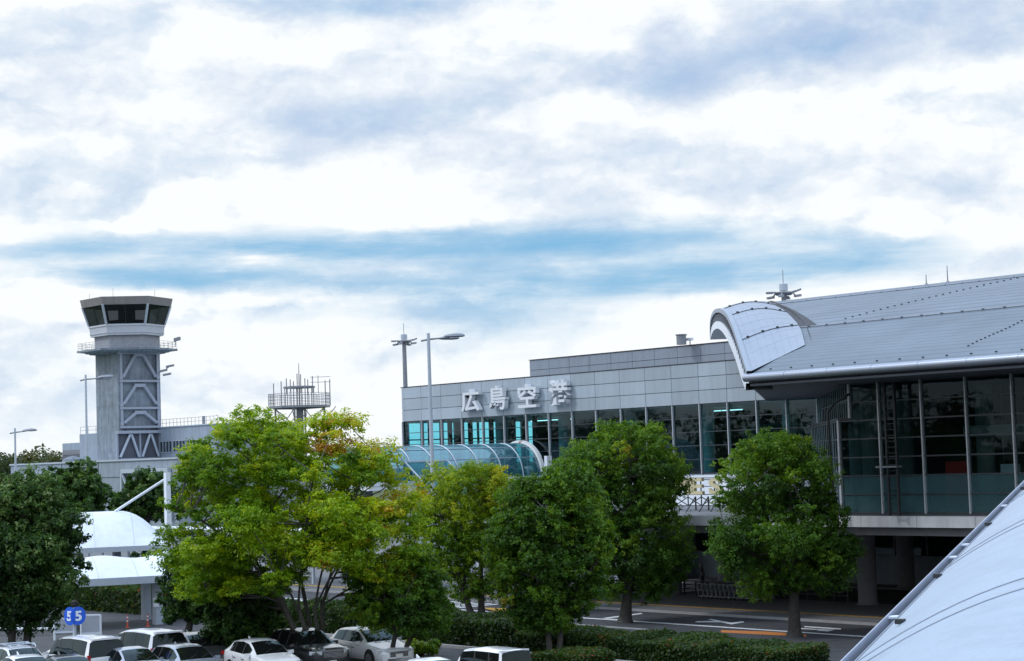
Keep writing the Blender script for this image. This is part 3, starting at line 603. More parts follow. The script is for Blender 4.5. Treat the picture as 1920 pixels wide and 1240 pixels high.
# ladder gantry in front of the glass, dark bent lamp post
p0 = on_y(1668, 960, 84.3); p1 = on_y(1686, 960, 84.3)
LG = thing('maintenance_ladder', 'tall black maintenance ladder hung before the hall glass', 'ladder', (p0.x, 84.3, 6.4))
for x in (p0.x, p1.x): MB().box((x - .06, 84.25, 6.4), (x + .06, 84.4, 13.9)).build('rail', M_darkst, LG)
b = MB()
for i in range(22): b.box((p0.x, 84.28, 6.6 + i * .33), (p1.x, 84.34, 6.64 + i * .33))
b.build('rung', M_darkst, LG)
MB().box((p0.x - .7, 84.1, 9.1), (p1.x + .1, 84.6, 9.2)).build('platform', M_steelg, LG)
p = on_y(1566, 966, 84.0)
DL = thing('deck_lamp', 'slim black bent lamp post before the hall corner on the deck', 'street lamp', (p.x, 84.0, 6.36))
MB().tube([(p.x, 84, 6.36), (p.x - .15, 84, 9.5), (p.x - .2, 84, 12.4), (p.x + .2, 84, 12.75), (p.x + 1.0, 84.0, 13.2)], [.09, .08, .07, .06, .05], 8).build('post', M_darkst, DL, smooth=True)
MB().obox((p.x + 1.1, 84, 13.22), (.28, 0, .12), (0, .12, 0), (0, 0, .05)).build('lamp_head', M_darkst, DL)

# ------------------------------------------------------------------ raised deck and undercroft
DK = thing('raised_deck', 'long white concrete deck edge carried over the pavement by round columns', 'deck', (-65, 85, 0))
b = MB()
for i in range(25):
    x0 = -112 + i * 4; b.box((x0 + .015, 84.72, 5.74), (x0 + 3.985, 85.0, 6.36))
b.build('edge_beam', mat('deck edge concrete', (.56, .57, .60), .75, 0, .08, 1.4, stain=.2), DK)
b = MB(); b.box((-112, 84.9, 5.72), (-12, 118, 5.98)); b.box((-112, 85.25, 5.25), (-12, 85.7, 5.72)); b.box((-112, 85.0, 5.98), (-12, 105.2, 6.34)); b.build('deck_slab', M_concr, DK)
b = MB()
for yy in (95, 104, 113): b.box((-112, yy - .3, 5.2), (-12, yy + .3, 5.74))
b.build('deck_girder', M_under, DK)
pc = on_z(1628, 1137)
for i in range(7):
    for yy in (pc.y, 108.8): MB().lathe((pc.x - 27 + i * 9 + (.0 if yy < 100 else 2.0), yy, .1), [(.72, 0), (.72, .1), (.62, .12), (.62, 5.15)], 20).build('column', M_concr, DK, smooth=True)
# sign on the deck: cream letters on a steel frame
ps = on_y(1300, 930, 92)
LS = thing('welcome_sign', 'cream block letters on a white steel frame standing on the deck', 'sign', (ps.x, 92, 6.36))
pe = [(1245, 'O'), (1281, 'M'), (1308, 'E'), (1343, 'S'), (1205, 'C')]
for px, ch in pe:
    a = on_y(px, 929, 92); t = MB(); vs = text_mesh(t, ch, (0, 0, 0), (1, 0, 0), (0, 0, 1), 1, .05, .03)
    w0, h0 = vs[:, 0].max() - vs[:, 0].min(), vs[:, 1].max() - vs[:, 1].min(); W_ = 1.45 if ch == 'M' else 1.15; sx, sz = W_ / w0, 1.12 / h0
    zc = on_y(px, 912, 92).z
    t.v = [(a.x + x * sx, 92 + y_ * 2.5, zc + z_ * sz) for x, y_, z_ in t.v]; t.build('letter', M_cream, LS)
xa, xb = on_y(1190, 930, 92).x, on_y(1362, 930, 92).x; zb_ = on_y(1300, 932, 92).z
b = MB()
for dz in (.15, .7, 1.15): b.beam((xa, 92.2, zb_ + dz), (xb, 92.2, zb_ + dz), .05)
for i in range(8):
    x = xa + (xb - xa) * i / 7; b.beam((x, 92.2, zb_ - .6), (x, 92.2, zb_ + 1.2), .06)
    if i < 7:
        x2 = xa + (xb - xa) * (i + 1) / 7; b.beam((x, 92.2, zb_ - .6), (x2, 92.2, zb_ + .0), .05); b.beam((x2, 92.2, zb_ - .6), (x, 92.2, zb_ + .0), .05)
for px in (1300, 1324, 1345, 1260, 1220):
    x = on_y(px, 930, 92).x; b.beam((x, 92.2, zb_), (x + .9, 90.4, 6.36), .06); b.beam((x, 92.2, zb_), (x, 92.2, 6.36), .08)
b.beam((xa, 92.2, zb_ - .6), (xb, 92.2, zb_ - .6), .05)
b.build('frame', M_darkst, LS)
b = MB(); b.box((-112, 99.8, 6.36), (-93.5, 100, 8.45)); b.box((-112, 99.7, 8.45), (-93.5, 100.1, 8.6))
tag(b.build('deck_wall', M_white, loc=(-103, 100, 6.36)), 'low white wall across the deck behind the cream letters', 'wall')

# ------------------------------------------------------------------ glass tube bridge from the terminal
TU = thing('glass_footbridge', 'teal glass barrel vault footbridge with pale ribs and a rusted end arch', 'footbridge', (-126.55, 92, 0))
cx, cz, rr = -126.55, 8.7, 2.85
def arc(y, r, n=20, a0=-4, a1=184): return [(cx + r * math.cos(R_(a0 + (a1 - a0) * i / n)), y, cz + r * math.sin(R_(a0 + (a1 - a0) * i / n))) for i in range(n + 1)]
Y0, Y1, NB = 86.6, 104.9, 8
for i in range(NB):
    ya, yb = Y0 + (Y1 - Y0) * i / NB, Y0 + (Y1 - Y0) * (i + 1) / NB
    g = MB().grid([arc(ya + .04, rr), arc(yb - .04, rr)]).build('vault_glass', G_tube, TU, smooth=True)
    if i: MB().tube([Vector(p) for p in arc(ya, rr + .03)], .052, 6).build('rib', M_steelw, TU, smooth=True)
b = MB(); b.grid([arc(Y1 - .35, rr + .02, 24), arc(Y1 - .35, rr + .26, 24), arc(Y1, rr + .26, 24), arc(Y1, rr + .02, 24)]); b.build('end_arch', M_rust, TU, smooth=30)
b = MB()
for a in (35, 62, 90, 118, 145): b.tube([(cx + (rr + .02) * math.cos(R_(a)), Y0, cz + (rr + .02) * math.sin(R_(a))), (cx + (rr + .02) * math.cos(R_(a)), Y1, cz + (rr + .02) * math.sin(R_(a)))], .035, 5)
b.build('purlin', M_steelw, TU)
b = MB(); b.box((cx - 3.0, Y0, 8.1), (cx + 3.0, Y1, 8.55)); b.box((cx - 3.05, Y0, 8.45), (cx - 2.85, Y1, 8.75)); b.box((cx + 2.85, Y0, 8.45), (cx + 3.05, Y1, 8.75)); b.build('deck', M_white, TU)
b = MB()
for y in (88.5, 101): MB().lathe((cx, y, 0), [(.5, 0), (.5, 8.1)], 14).build('pier', M_concr, TU, smooth=True)
b = MB()
ya_, yb_ = 90.6, 94.9
for i in range(2):
    for s in range(3):
        xa_, xb_ = cx + 2.5 + s * 1.7, cx + 2.5 + (s + 1) * 1.7; za_, zb2 = 10.25 - s * 1.15, 10.25 - (s + 1) * 1.15
        y0_, y1_ = ya_ + (yb_ - ya_) * i / 2, ya_ + (yb_ - ya_) * (i + 1) / 2
        b.quad((xa_, y0_ + .04, za_), (xb_, y0_ + .04, zb2), (xb_, y1_ - .04, zb2), (xa_, y1_ - .04, za_))
g = b.build('stair_glass', G_tube, TU)
b = MB()
for i in range(3):
    y = ya_ + (yb_ - ya_) * i / 2; b.beam((cx + 2.5, y, 10.28), (cx + 7.6, y, 6.83), .09)
for s in range(4): b.beam((cx + 2.5 + 1.7 * s, ya_, 10.28 - 1.15 * s), (cx + 2.5 + 1.7 * s, yb_, 10.28 - 1.15 * s), .09)
b.build('stair_frame', M_steelw, g)
b = MB()
for dy in (0, .7): b.tube([(cx + (rr + .35) * math.cos(R_(a)), 89.5 + dy, cz + (rr + .35) * math.sin(R_(a))) for a in range(20, 130, 8)], .035, 5)
for a in range(24, 128, 8): b.tube([(cx + (rr + .35) * math.cos(R_(a)), 89.5, cz + (rr + .35) * math.sin(R_(a))), (cx + (rr + .35) * math.cos(R_(a)), 90.2, cz + (rr + .35) * math.sin(R_(a)))], .025, 4)
b.build('roof_ladder', M_darkst, TU)
w0 = on_y(1010, 880, 103.5)
tag(MB().box((w0.x - .05, 104.2, 8.55), (w0.x + .3, 104.75, 10.4)).build('equipment_cabinet', M_white, loc=(w0.x, 103.5, 8.55)), 'white cabinet beside the rusted end arch of the glass footbridge', 'cabinet')

# ------------------------------------------------------------------ white curved roof close by
WR = thing('curved_roof_building', 'smooth white curved metal roof with dark seams and edge rail close to the viewer', 'building', (-17, 27, 0))
A_ = np.array(at(1598, 1243, 22.0)); B_ = np.array(at(1925, 910, 40.0)); Wd = np.array((RH * .95 + FH * .30)) ; Ed = B_ - A_
def wsurf(u, v): return A_ + Ed * u + Wd * v + np.array([0, 0, .56 * v - .075 * v * v]) if v < 3.7 else A_ + Ed * u + Wd * v + np.array([0, 0, 1.046 - .01 * (v - 3.7) ** 2])
us = np.linspace(-.45, 1.7, 44); vs_ = np.r_[np.linspace(0, 4, 17), np.linspace(4.6, 10, 8)]
MB().grid([[tuple(wsurf(u, v)) for v in vs_] for u in us]).build('roof_skin', M_roofw, WR, smooth=True)
b = MB()
for u0 in (-.43, -.08, -.03, .36, .40, .80, .84, 1.25, 1.29): b.tube([Vector(wsurf(u0 + .004 * v, v)) + Vector((0, 0, .004)) for v in vs_], .010, 4)
b.tube([Vector(wsurf(u, .10)) + Vector((0, 0, .006)) for u in us], .008, 4)
b.build('seam', M_steelg, WR)
en = np.cross(Ed / np.linalg.norm(Ed), [0, 0, 1]); en /= np.linalg.norm(en)
b = MB()
p, q = wsurf(-.45, 0), wsurf(1.7, 0); pv = Vector(-Wd * .10)
b.prism([Vector(p) + pv + Vector((0, 0, -.12)), Vector(p) + pv * 1.18 + Vector((0, 0, -.12)), Vector(p) + pv * 1.18 + Vector((0, 0, .06)), Vector(p) + pv + Vector((0, 0, .06))], Vector(q - p))
b.prism([Vector(p) + Vector((0, 0, -.14)), Vector(p) + pv + Vector((0, 0, -.14)), Vector(p) + pv + Vector((0, 0, -.12)), Vector(p) + Vector((0, 0, -.12))], Vector(q - p))
b.build('edge_rail', mat('edge rail metal', (.42, .46, .56), .4, .3, .05), WR)
for u in (-.2, .155, .44, .515, .80, 1.1, 1.4):
    c = Vector(wsurf(u, 0)) + pv * .5 + Vector((0, 0, .02)); MB().obox(c, Vector(Wd).normalized() * .085, Vector(Ed).normalized() * .05, (0, 0, .012)).build('rail_bracket', M_white, WR)
for u, v in ((.06, .42), (.31, .12), (.62, .12), (.92, .12)):
    c = Vector(wsurf(u, v)); MB().obox(c + Vector((0, 0, .03)), (.05, .02, 0), (-.02, .05, 0), (0, 0, .03)).build('roof_anchor', M_darkst, WR)
b = MB()
foot = [wsurf(-.4, .6), wsurf(1.65, .6), wsurf(1.65, 9.6), wsurf(-.4, 9.6)]
b.add([(p[0], p[1], 0) for p in foot] + [(p[0], p[1], p[2] - .12) for p in foot], [(0, 1, 5, 4), (1, 2, 6, 5), (2, 3, 7, 6), (3, 0, 4, 7)])
b.build('wall', M_conc2, WR)

# ------------------------------------------------------------------ control tower and its block
TX1, TY0, TS = -271.2, 142.56, 7.5; TX0, TY1 = TX1 - TS, TY0 + TS; tcx, tcy = (TX0 + TX1) / 2, (TY0 + TY1) / 2
CT = thing('control_tower', 'grey concrete air traffic control tower with braced shaft and glazed cab', 'tower', (tcx, tcy, 0))
b = MB(); b.box((TX0, TY0, 0), (TX1 - .35, TY1, 29.2)); b.box((TX1 - .35, TY0, 0), (TX1, TY0 + .55, 29.2)); b.box((TX1 - .35, TY1 - .45, 0), (TX1, TY1, 29.2))
for z in (12.4, 20.6, 24.6): b.box((TX0 - .02, TY0 - .02, z), (TX1 - .4, TY0, z + .06))
b.build('shaft', M_conc, CT)
for (z0, z1) in ((24.5, 28.9), (20.2, 24.0), (17.2, 19.7)):
    ym = tcy; x = TX1 + .12
    for s in (-1, 1): MB().tube([(x, ym + s * 2.9, z0 + .55), (x, ym + s * .75, z1 - .35)], .28, 8).build('brace', M_brace, CT, smooth=True)
    b = MB(); b.box((x - .2, TY0 + .2, z0 - .25), (x + .22, TY1 - .2, z0 + .1)); b.box((x - .2, TY0 + .25, z0 + .2), (x + .2, TY0 + .75, z0 + .7)); b.box((x - .2, TY1 - .75, z0 + .2), (x + .2, TY1 - .25, z0 + .7)); MB().box((x - .2, ym - 1.0, z1 - .55), (x + .2, ym + 1.0, z1 + .0)).build('gusset', M_brace, CT)
    b.build('bracket_beam', M_brace, CT)
b = MB(); b.box((TX1 - .1, TY0 - .05, 28.7), (TX1 + .3, TY1 + .05, 29.2)); b.box((TX1 + .02, TY0 + .3, 17), (TX1 + .22, TY0 + .7, 29)); b.box((TX1 + .02, TY1 - .7, 17), (TX1 + .22, TY1 - .3, 29)); b.build('edge_column', M_brace, CT)
def hexa(r, z, rot=0): return [(tcx + r * math.cos(R_(rot + 60 * i)), tcy + r * math.sin(R_(rot + 60 * i)), z) for i in range(6)]
def hexprism(b, r0, z0, r1, z1, caps=True):
    A = hexa(r0, z0); B = hexa(r1, z1); b.add(A + B, [(i, (i + 1) % 6, 6 + (i + 1) % 6, 6 + i) for i in range(6)] + ([(5, 4, 3, 2, 1, 0), (6, 7, 8, 9, 10, 11)] if caps else []))
b = MB(); hexprism(b, 6.0, 28.9, 6.0, 29.35); hexprism(b, 7.95, 29.3, 7.95, 29.62); hexprism(b, 6.5, 29.05, 7.0, 29.3); b.build('gallery', M_conc, CT)
b = MB()
for zz in (30.0, 30.4, 30.75):
    for i in range(6): b.tube([hexa(7.75, zz)[i], hexa(7.75, zz)[(i + 1) % 6]], .025, 5)
for i in range(6):
    p, q = Vector(hexa(7.75, 29.6)[i]), Vector(hexa(7.75, 29.6)[(i + 1) % 6])
    for k in range(6): c = p + (q - p) * k / 6; b.tube([c, c + Vector((0, 0, 1.15))], .025, 5)
b.build('railing', M_steelg, CT)
b = MB(); hexprism(b, 5.15, 29.5, 5.15, 31.9); b.build('neck', mat('ribbed neck concrete', (.30, .31, .35), .8, 0, .15, 2), CT)
b = MB(); hexprism(b, 5.75, 31.75, 6.0, 33.5)
for (r, z) in ((5.86, 32.1), (6.03, 33.2)): hexprism(b, r + .05, z, r + .06, z + .16)
b.build('cab_base', mat('pale cab band', (.50, .53, .60), .6, 0, .06, 1), CT)
A = hexa(6.0, 33.5); B = hexa(7.0, 36.55)
for i in range(6):
    j = (i + 1) % 6; w = MB().quad(A[i], A[j], B[j], B[i]).build('cab_window', G_cab, CT)
    b = MB(); b.beam(A[i], B[i], .32, .32); a0 = (Vector(A[i]) + Vector(A[j])) / 2; b0 = (Vector(B[i]) + Vector(B[j])) / 2; b.build('frame', M_steelw, w); MB().beam(a0, b0, .07, .07).build('mullion', M_darkst, w)
b = MB(); hexprism(b, 7.05, 36.5, 7.35, 37.75); b.build('cab_roof', mat('brown grey fascia', (.235, .225, .23), .7, 0, .1, 1, stain=.15), CT)
b = MB(); b.lathe((tcx, tcy, 33.4), [(3.0, 0), (3.0, .9), (2.2, 1.0)], 12); b.box((tcx - 1, tcy - 1, 33.4), (tcx + 1, tcy + 1, 36.5)); b.build('console', M_black, CT)
b = MB()
for (dx, dy, h) in ((3.5, -4.2, 1.4), (-3.0, -5.0, 1.1), (4.6, 2.6, 1.2)): b.tube([(tcx + dx, tcy + dy, 37.7), (tcx + dx, tcy + dy, 37.75 + h)], .03, 5)
b.build('antenna', M_steelg, CT)
gp = Vector(hexa(7.75, 30.4)[0]) ; gp = Vector(at(329, 640, 300))
b = MB(); b.tube([(gp.x, gp.y, 29.6), (gp.x, gp.y, 30.6)], .06, 6); b.obox((gp.x + .2, gp.y + .2, 30.7), (.35, .3, .1), (-.2, .25, 0), (0, 0, .25)); b.build('gallery_floodlight', M_steelg, CT)
fp = Vector(at(306, 694, 300))
b = MB(); b.tube([(TX1 - .5, TY1, fp.z - .1), (fp.x, fp.y, fp.z - .2), (fp.x + .5, fp.y + .8, fp.z + .5)], .08, 6)
for q in ((0, 0, -.1), (.6, .9, .6), (.3, .5, -.7)): b.obox(fp + Vector(q), (.4, .45, .1), (-.2, .2, 0), (0, 0, .15))
b.build('wall_floodlight', M_steelg, CT)
OB = thing('operations_block', 'low grey concrete operations block with louvres and braced bays beneath the control tower', 'building', (-272, 140, 0))
b = MB()
q1 = on_y(149, 812, 146.5); q2 = on_y(117, 832, 147); q3 = on_y(20, 871, 137.5); q4 = on_y(345, 862, 137.5)
b.box((TX1 - .3, 149.5, 0), (-253, 165, 16.9)); b.box((q1.x, 146.5, 0), (TX0 + .2, 156, 16.6)); b.box((q2.x, 147, 0), (q1.x + .2, 154, q2.z)); b.box((q3.x, 137.5, 0), (-244, 149, 11.75))
b.build('wall', M_conc2, OB)
b = MB(); b.box((q3.x - .1, 137.3, 11.75), (-243.9, 149.2, 12.0)); b.box((TX1 - .4, 149.3, 16.9), (-252.9, 165, 17.05)); b.box((q3.x - 6, 135.5, 9.6), (q3.x + 20, 137.5, 9.9)); b.build('roof_edge', M_steelw, OB)
b = MB(); b.box((q2.x + .3, 146.9, 11.2), (q1.x - .2, 147.0, q2.z - 1.2))
for i in range(9): b.box((q2.x + .3, 146.75, 11.2 + i * .26), (q1.x - .2, 146.9, 11.28 + i * .26))
b.build('louvre', mat('louvre grey', (.17, .175, .20), .7), OB)
for x in np.arange(TX1 + .6, -258, 4.2):
    w = MB().quad((x, 149.44, 13.0), (x + 3.9, 149.44, 13.0), (x + 3.9, 149.44, 14.7), (x, 149.44, 14.7)).build('window', M_bwin, OB)
    b = MB()
    for i in range(5): b.box((x + i * .975 - .04, 149.36, 12.95), (x + i * .975 + .04, 149.46, 14.75))
    b.box((x - .04, 149.35, 14.68), (x + 3.94, 149.47, 14.76)); b.box((x - .04, 149.35, 12.94), (x + 3.94, 149.47, 13.02))
    b.build('frame', M_steelw, w)
b = MB(); b.box((TX1 + .02, TY0 - .4, 12.1), (TX1 + .12, TY1 - .4, 16.2)); b.build('bay_recess', M_soff, OB)
b = MB(); b.box((TX1 + .1, TY0 - .6, 16.1), (TX1 + .9, TY1 - .3, 16.55)); b.box((TX1 + .1, TY0 - .6, 12.0), (TX1 + .35, TY1 - .3, 12.25))
for y in (TY0 - .5, TY0 + 3.5, TY1 - .5): b.box((TX1 + .1, y - .15, 12.2), (TX1 + .4, y + .15, 16.1))
b.build('bay_frame', M_brace, OB)
for ya, yb in ((TY0 - .1, TY0 + 1.7), (TY0 + 3.2, TY0 + 1.9), (TY0 + 3.8, TY0 + 5.2), (TY1 - .8, TY0 + 5.4)): MB().tube([(TX1 + .5, ya, 12.4), (TX1 + .5, yb, 16.0)], .22, 8).build('brace', M_steelw, OB, smooth=True)
b = MB()
for pa, pb, n in (((TX1, 149.7), (-253, 149.7), 16), ((q1.x, 146.7), (TX0, 146.7), 5)):
    z = 17.0 if n == 16 else 16.6
    for i in range(n + 1): x = pa[0] + (pb[0] - pa[0]) * i / n; b.tube([(x, pa[1], z), (x, pa[1], z + 1.2)], .035, 5)
    for dz in (.6, 1.2): b.tube([(pa[0], pa[1], z + dz), (pb[0], pb[1], z + dz)], .03, 5)
b.build('roof_railing', M_steelg, OB)
b = MB()
for x in (-281, -276.5, -268.5): b.box((x - .05, 137.44, 2), (x + .05, 137.5, 11.7))
for z in (9.3, 6.5): b.box((q3.x, 137.45, z), (-244, 137.5, z + .07))
b.build('wall_joint', M_joint, OB)
b = MB(); x0, x1 = on_y(228, 880, 137).x, on_y(316, 880, 137).x
b.box((x0, 136.8, 9.9), (x1, 137.4, 10.5)); 
for x in (x0, (x0 + x1) / 2, x1): b.box((x - .2, 136.8, 3), (x + .2, 137.4, 9.9))
b.beam((x0 + .2, 137, 9.8), (x0 + 2.2, 137, 7.0), .3)
b.build('portal_frame', M_steelw, OB)
ch = on_y(382, 790, 152)
b = MB(); b.tube([(ch.x, 152, 16.9), (ch.x, 152, ch.z + .8)], .25, 8); b.build('flue', M_steelg, OB)
tk = on_y(112, 868, 137)
b = MB(); b.lathe((tk.x + .5, 139, 11.9), [(1.7, 0), (1.5, .5), (.8, .85), (.1, 1.0)], 16); b.build('roof_dome', M_conc, OB, smooth=True)

# covered walkway behind the big tree
CW = thing('covered_walkway', 'long low white flat roofed walkway shelter behind the big light green tree', 'shelter', (-150, 90, .13))
b = MB(); b.box((-178, 88.4, 4.2), (-131, 92.4, 4.55)); b.box((-178.1, 88.2, 4.5), (-130.9, 92.6, 4.75)); b.build('roof', M_white, CW)
for i in range(9):
    x = -176 + i * 5.5; MB().box((x - .12, 90.3, .13), (x + .12, 90.5, 4.2)).build('post', M_steelw, CW)
# ------------------------------------------------------------------ antenna tower
AP = Vector((-219.2, 142.6, 0)); AR = 4.25
AT = thing('antenna_tower', 'steel lattice antenna platform bristling with whip rods behind the big light green tree', 'antenna tower', AP)
def octo(r, z): return [AP + Vector((r * math.cos(R_(22.5 + 45 * i)), r * math.sin(R_(22.5 + 45 * i)), z)) for i in range(8)]
b = MB(); lg = [AP + Vector((sx * 2.4, sy * 2.4, 0)) for sx, sy in ((1, 1), (1, -1), (-1, -1), (-1, 1))]
for i in range(4):
    p, q = lg[i], lg[(i + 1) % 4]; b.tube([p, p + Vector((0, 0, 18))], .14, 6)
    for k in range(5):
        z0, z1 = k * 3.6, (k + 1) * 3.6; b.tube([p + Vector((0, 0, z0)), q + Vector((0, 0, z1))], .06, 5); b.tube([q + Vector((0, 0, z0)), p + Vector((0, 0, z1))], .06, 5); b.tube([p + Vector((0, 0, z1)), q + Vector((0, 0, z1))], .07, 5)
for p in lg: b.tube([p + Vector((0, 0, 16.2)), p + (p - AP).normalized() * 1.6 + Vector((0, 0, 18.1))], .06, 5)
b.lathe(AP, [(.5, 0), (.5, 18)], 8); b.build('lattice', M_steelg, AT)
b = MB(); A = octo(AR, 18.05); B = octo(AR, 18.35); b.add(A + B, [(7, 6, 5, 4, 3, 2, 1, 0), tuple(range(8, 16))] + [(i, (i + 1) % 8, 8 + (i + 1) % 8, 8 + i) for i in range(8)]); b.build('platform', M_steelg, AT)
b = MB()
for z in (18.75, 19.2, 19.65, 20.0):
    o = octo(AR, z)
    for i in range(8): b.tube([o[i], o[(i + 1) % 8]], .03, 4)
o = octo(AR, 18.3)
for i in range(8):
    for k in range(6): c = o[i] + (o[(i + 1) % 8] - o[i]) * k / 6; b.tube([c, c + Vector((0, 0, 1.7))], .03 if k else .07, 4)
b.build('railing', M_steelg, AT)
b = MB(); o = octo(2.2, 20.85); A = octo(2.2, 20.75); B = octo(2.2, 21.0); b.add(A + B, [(7, 6, 5, 4, 3, 2, 1, 0), tuple(range(8, 16))] + [(i, (i + 1) % 8, 8 + (i + 1) % 8, 8 + i) for i in range(8)])
for p in octo(2.0, 18.3): b.tube([p, p + Vector((0, 0, 2.6))], .06, 5)
b.build('upper_ring', M_steelg, AT)
rods = []
o = octo(AR, 18.3)
for i in (1, 3, 4, 6, 7, 0): rods.append((o[i], 21.9 if i % 2 else 21.6))
for p, h in ((octo(2.1, 20)[2], 22.0), (octo(2.1, 20)[4], 22.2), (octo(2.1, 20)[6], 21.9), (octo(1.2, 20)[7], 22.6), (octo(2.2, 20)[0], 22.3), (octo(1.4, 20)[3], 22.8)): rods.append((p, h))
for p, h in rods: MB().tube([p, Vector((p.x, p.y, h))], .075, 5).build('whip_rod', M_steelg, AT)
b = MB(); b.tube([AP + Vector((0, 0, 18)), AP + Vector((0, 0, 21.5)), AP + Vector((0, 0, 24.2))], [.13, .09, .04], 6); b.build('mast', M_steelg, AT)
b = MB(); q = AP + RH * 2.6
b.tube([q + Vector((0, 0, 20)), q + Vector((0, 0, 22.4))], .05, 5)
for z in (21.5, 22.2): b.tube([q - RH * 1.1 + Vector((0, 0, z)), q + RH * 1.7 + Vector((0, 0, z))], .035, 4)
b.build('yagi', M_steelg, AT)

# ------------------------------------------------------------------ floodlight masts and street lamps
def flood_mast(px, py_top, dep, h_vis, label, s=.52):
    P = at(px, py_top, dep); base = Vector((P.x, P.y, 0)); zt = P.z
    t = thing('floodlight_mast', label, 'light mast', base, 'apron floodlight masts')
    MB().tube([base, Vector((P.x, P.y, zt - .5))], [.34, .2], 10).build('pole', M_steelg, t, smooth=True)
    b = MB(); c = Vector((P.x, P.y, zt - .35)); b.lathe((P.x, P.y, zt - .5), [(1.1 * s, 0), (1.35 * s, .14), (1.35 * s, .24), (.6 * s, .28)], 12); b.build('head_frame', M_steelg, t)
    MB().lathe((P.x, P.y, zt - .15), [(.62 * s, 0), (.62 * s, .95 * s), (.5 * s, 1.0 * s)], 12).build('winch_housing', M_steelw, t)
    MB().tube([(P.x, P.y, zt + .3), (P.x, P.y, zt + 1.5)], .03, 5).build('lightning_rod', M_steelg, t)
    for (a, dz, up) in ((.15, .35, .35), (1.2, -.5, -.15), (2.6, -.5, -.1), (3.2, .1, 0), (4.4, -.5, -.2), (5.9, -.45, .1)):
        d = RH * math.cos(a) + FH * math.sin(a); d = Vector((d.x, d.y, 0)); q = c + d * 1.75 * s + Vector((0, 0, dz * s))
        b = MB(); b.tube([c + d * 1.1 * s + Vector((0, 0, .1)), q], .06, 5); side = Vector((-d.y, d.x, 0)); b.obox(q + d * .25 * s, (d + Vector((0, 0, up))) * .48 * s, side * .36 * s, (0, 0, .14 * s)); b.build('floodlight', M_steelg, t)
    return t
flood_mast(757.5, 634, 190, 0, 'floodlight mast rising behind the left end of the panelled terminal front')
flood_mast(1469, 542, 150, 0, 'floodlight mast peeping over the ridge of the curved hall roof', .56)
def lamp(base, ztop, label, heads, arm, lean=0.0, r=.13):
    t = thing('street_lamp', label, 'street lamp', base, 'tall street lamps'); top = Vector((base.x, base.y, ztop))
    MB().tube([base, base + Vector((0, 0, .5)), base + Vector((0, 0, .52)), top], [r * 1.5, r * 1.5, r * 1.15, r * .72], 12).build('pole', M_steelw, t, smooth=True)
    MB().tube([top - RH * .55 - Vector((0, 0, .55)), top - Vector((0, 0, .45)), top + RH * arm - Vector((0, 0, .35))], [.07, .07, .05], 8).build('arm', M_steelg, t, smooth=True)
    for k in range(heads):
        side = FH * (.35 if k else -.35); c = top + RH * (arm * (.72 if k and heads > 1 else 1.0) + .35) + side * (heads - 1) - Vector((0, 0, .42 if k else .30))
        b = MB(); L_ = .75; rows = []
        for f, w, hh in ((-1, .10, .08), (-.6, .22, .16), (.2, .28, .22), (.75, .24, .18), (1, .12, .08)):
            rows.append([c + RH * (f * L_) + FH * (w * math.cos(a)) + Vector((0, 0, hh * math.sin(a) * (1.0 if math.sin(a) > 0 else .45))) for a in np.linspace(0, 2 * math.pi, 9)[:-1]])
        b.grid(rows, True); b.build('lamp_head', M_steelg, t, smooth=True)
    return t
P = at(163, 870, 160); T_ = at(160.5, 703, 184); lamp(Vector((T_.x + .0, T_.y, 0)), T_.z, 'tall street lamp with twin heads standing left of the control tower', 2, 1.7)
T_ = at(28, 803, 200); lamp(Vector((T_.x, T_.y, 0)), T_.z, 'single headed street lamp at the far edge near the low woods', 1, 1.2)
T_ = at(803, 625, 138); lamp(Vector((T_.x, T_.y, 0)), T_.z, 'tall street lamp with twin heads before the panelled terminal front', 2, 1.55, r=.165)
b0 = on_z(899.5, 1118); T_ = Vector((b0.x, b0.y, 4.8))
t = thing('sign_pole', 'white pole beside the trunk of the golden green tree', 'pole', (b0.x, b0.y, .13)); MB().tube([b0, T_], [.16, .14], 10).build('post', M_white, t, smooth=True); MB().lathe((b0.x, b0.y, 4.8), [(.2, 0), (.2, .12), (.06, .2)], 10).build('cap', M_steelg, t)
b0 = on_z(863.5, 1139)
t = thing('slim_post', 'slim pale post on the pavement left of the golden green tree', 'post', (b0.x, b0.y, .13)); MB().tube([b0, b0 + Vector((0, 0, 2.3))], .05, 8).build('post', M_steelw, t); MB().obox(b0 + Vector((0, -.04, 2.2)), (.22, 0, 0), (0, .02, 0), (0, 0, .16)).build('plate', M_steelw, t)
# rods on the ridge
for px, yt, yb, lab in ((1737, 515, 533, 'short lightning rod on the hall roof ridge'), (1777, 498, 529, 'tall thin lightning rod on the hall roof ridge')):
    p = on_y(px, yb, 107); q = on_y(px, yt, 107); z0 = rz(107) - .05
    t = thing('lightning_rod', lab, 'rod', (p.x, 107, z0)); MB().tube([(p.x, 107, z0), (p.x, 107, q.z)], [.05, .025], 5).build('rod', M_steelg, t); MB().lathe((p.x, 107, z0), [(.16, 0), (.1, .14)], 8).build('foot', M_steelg, t)

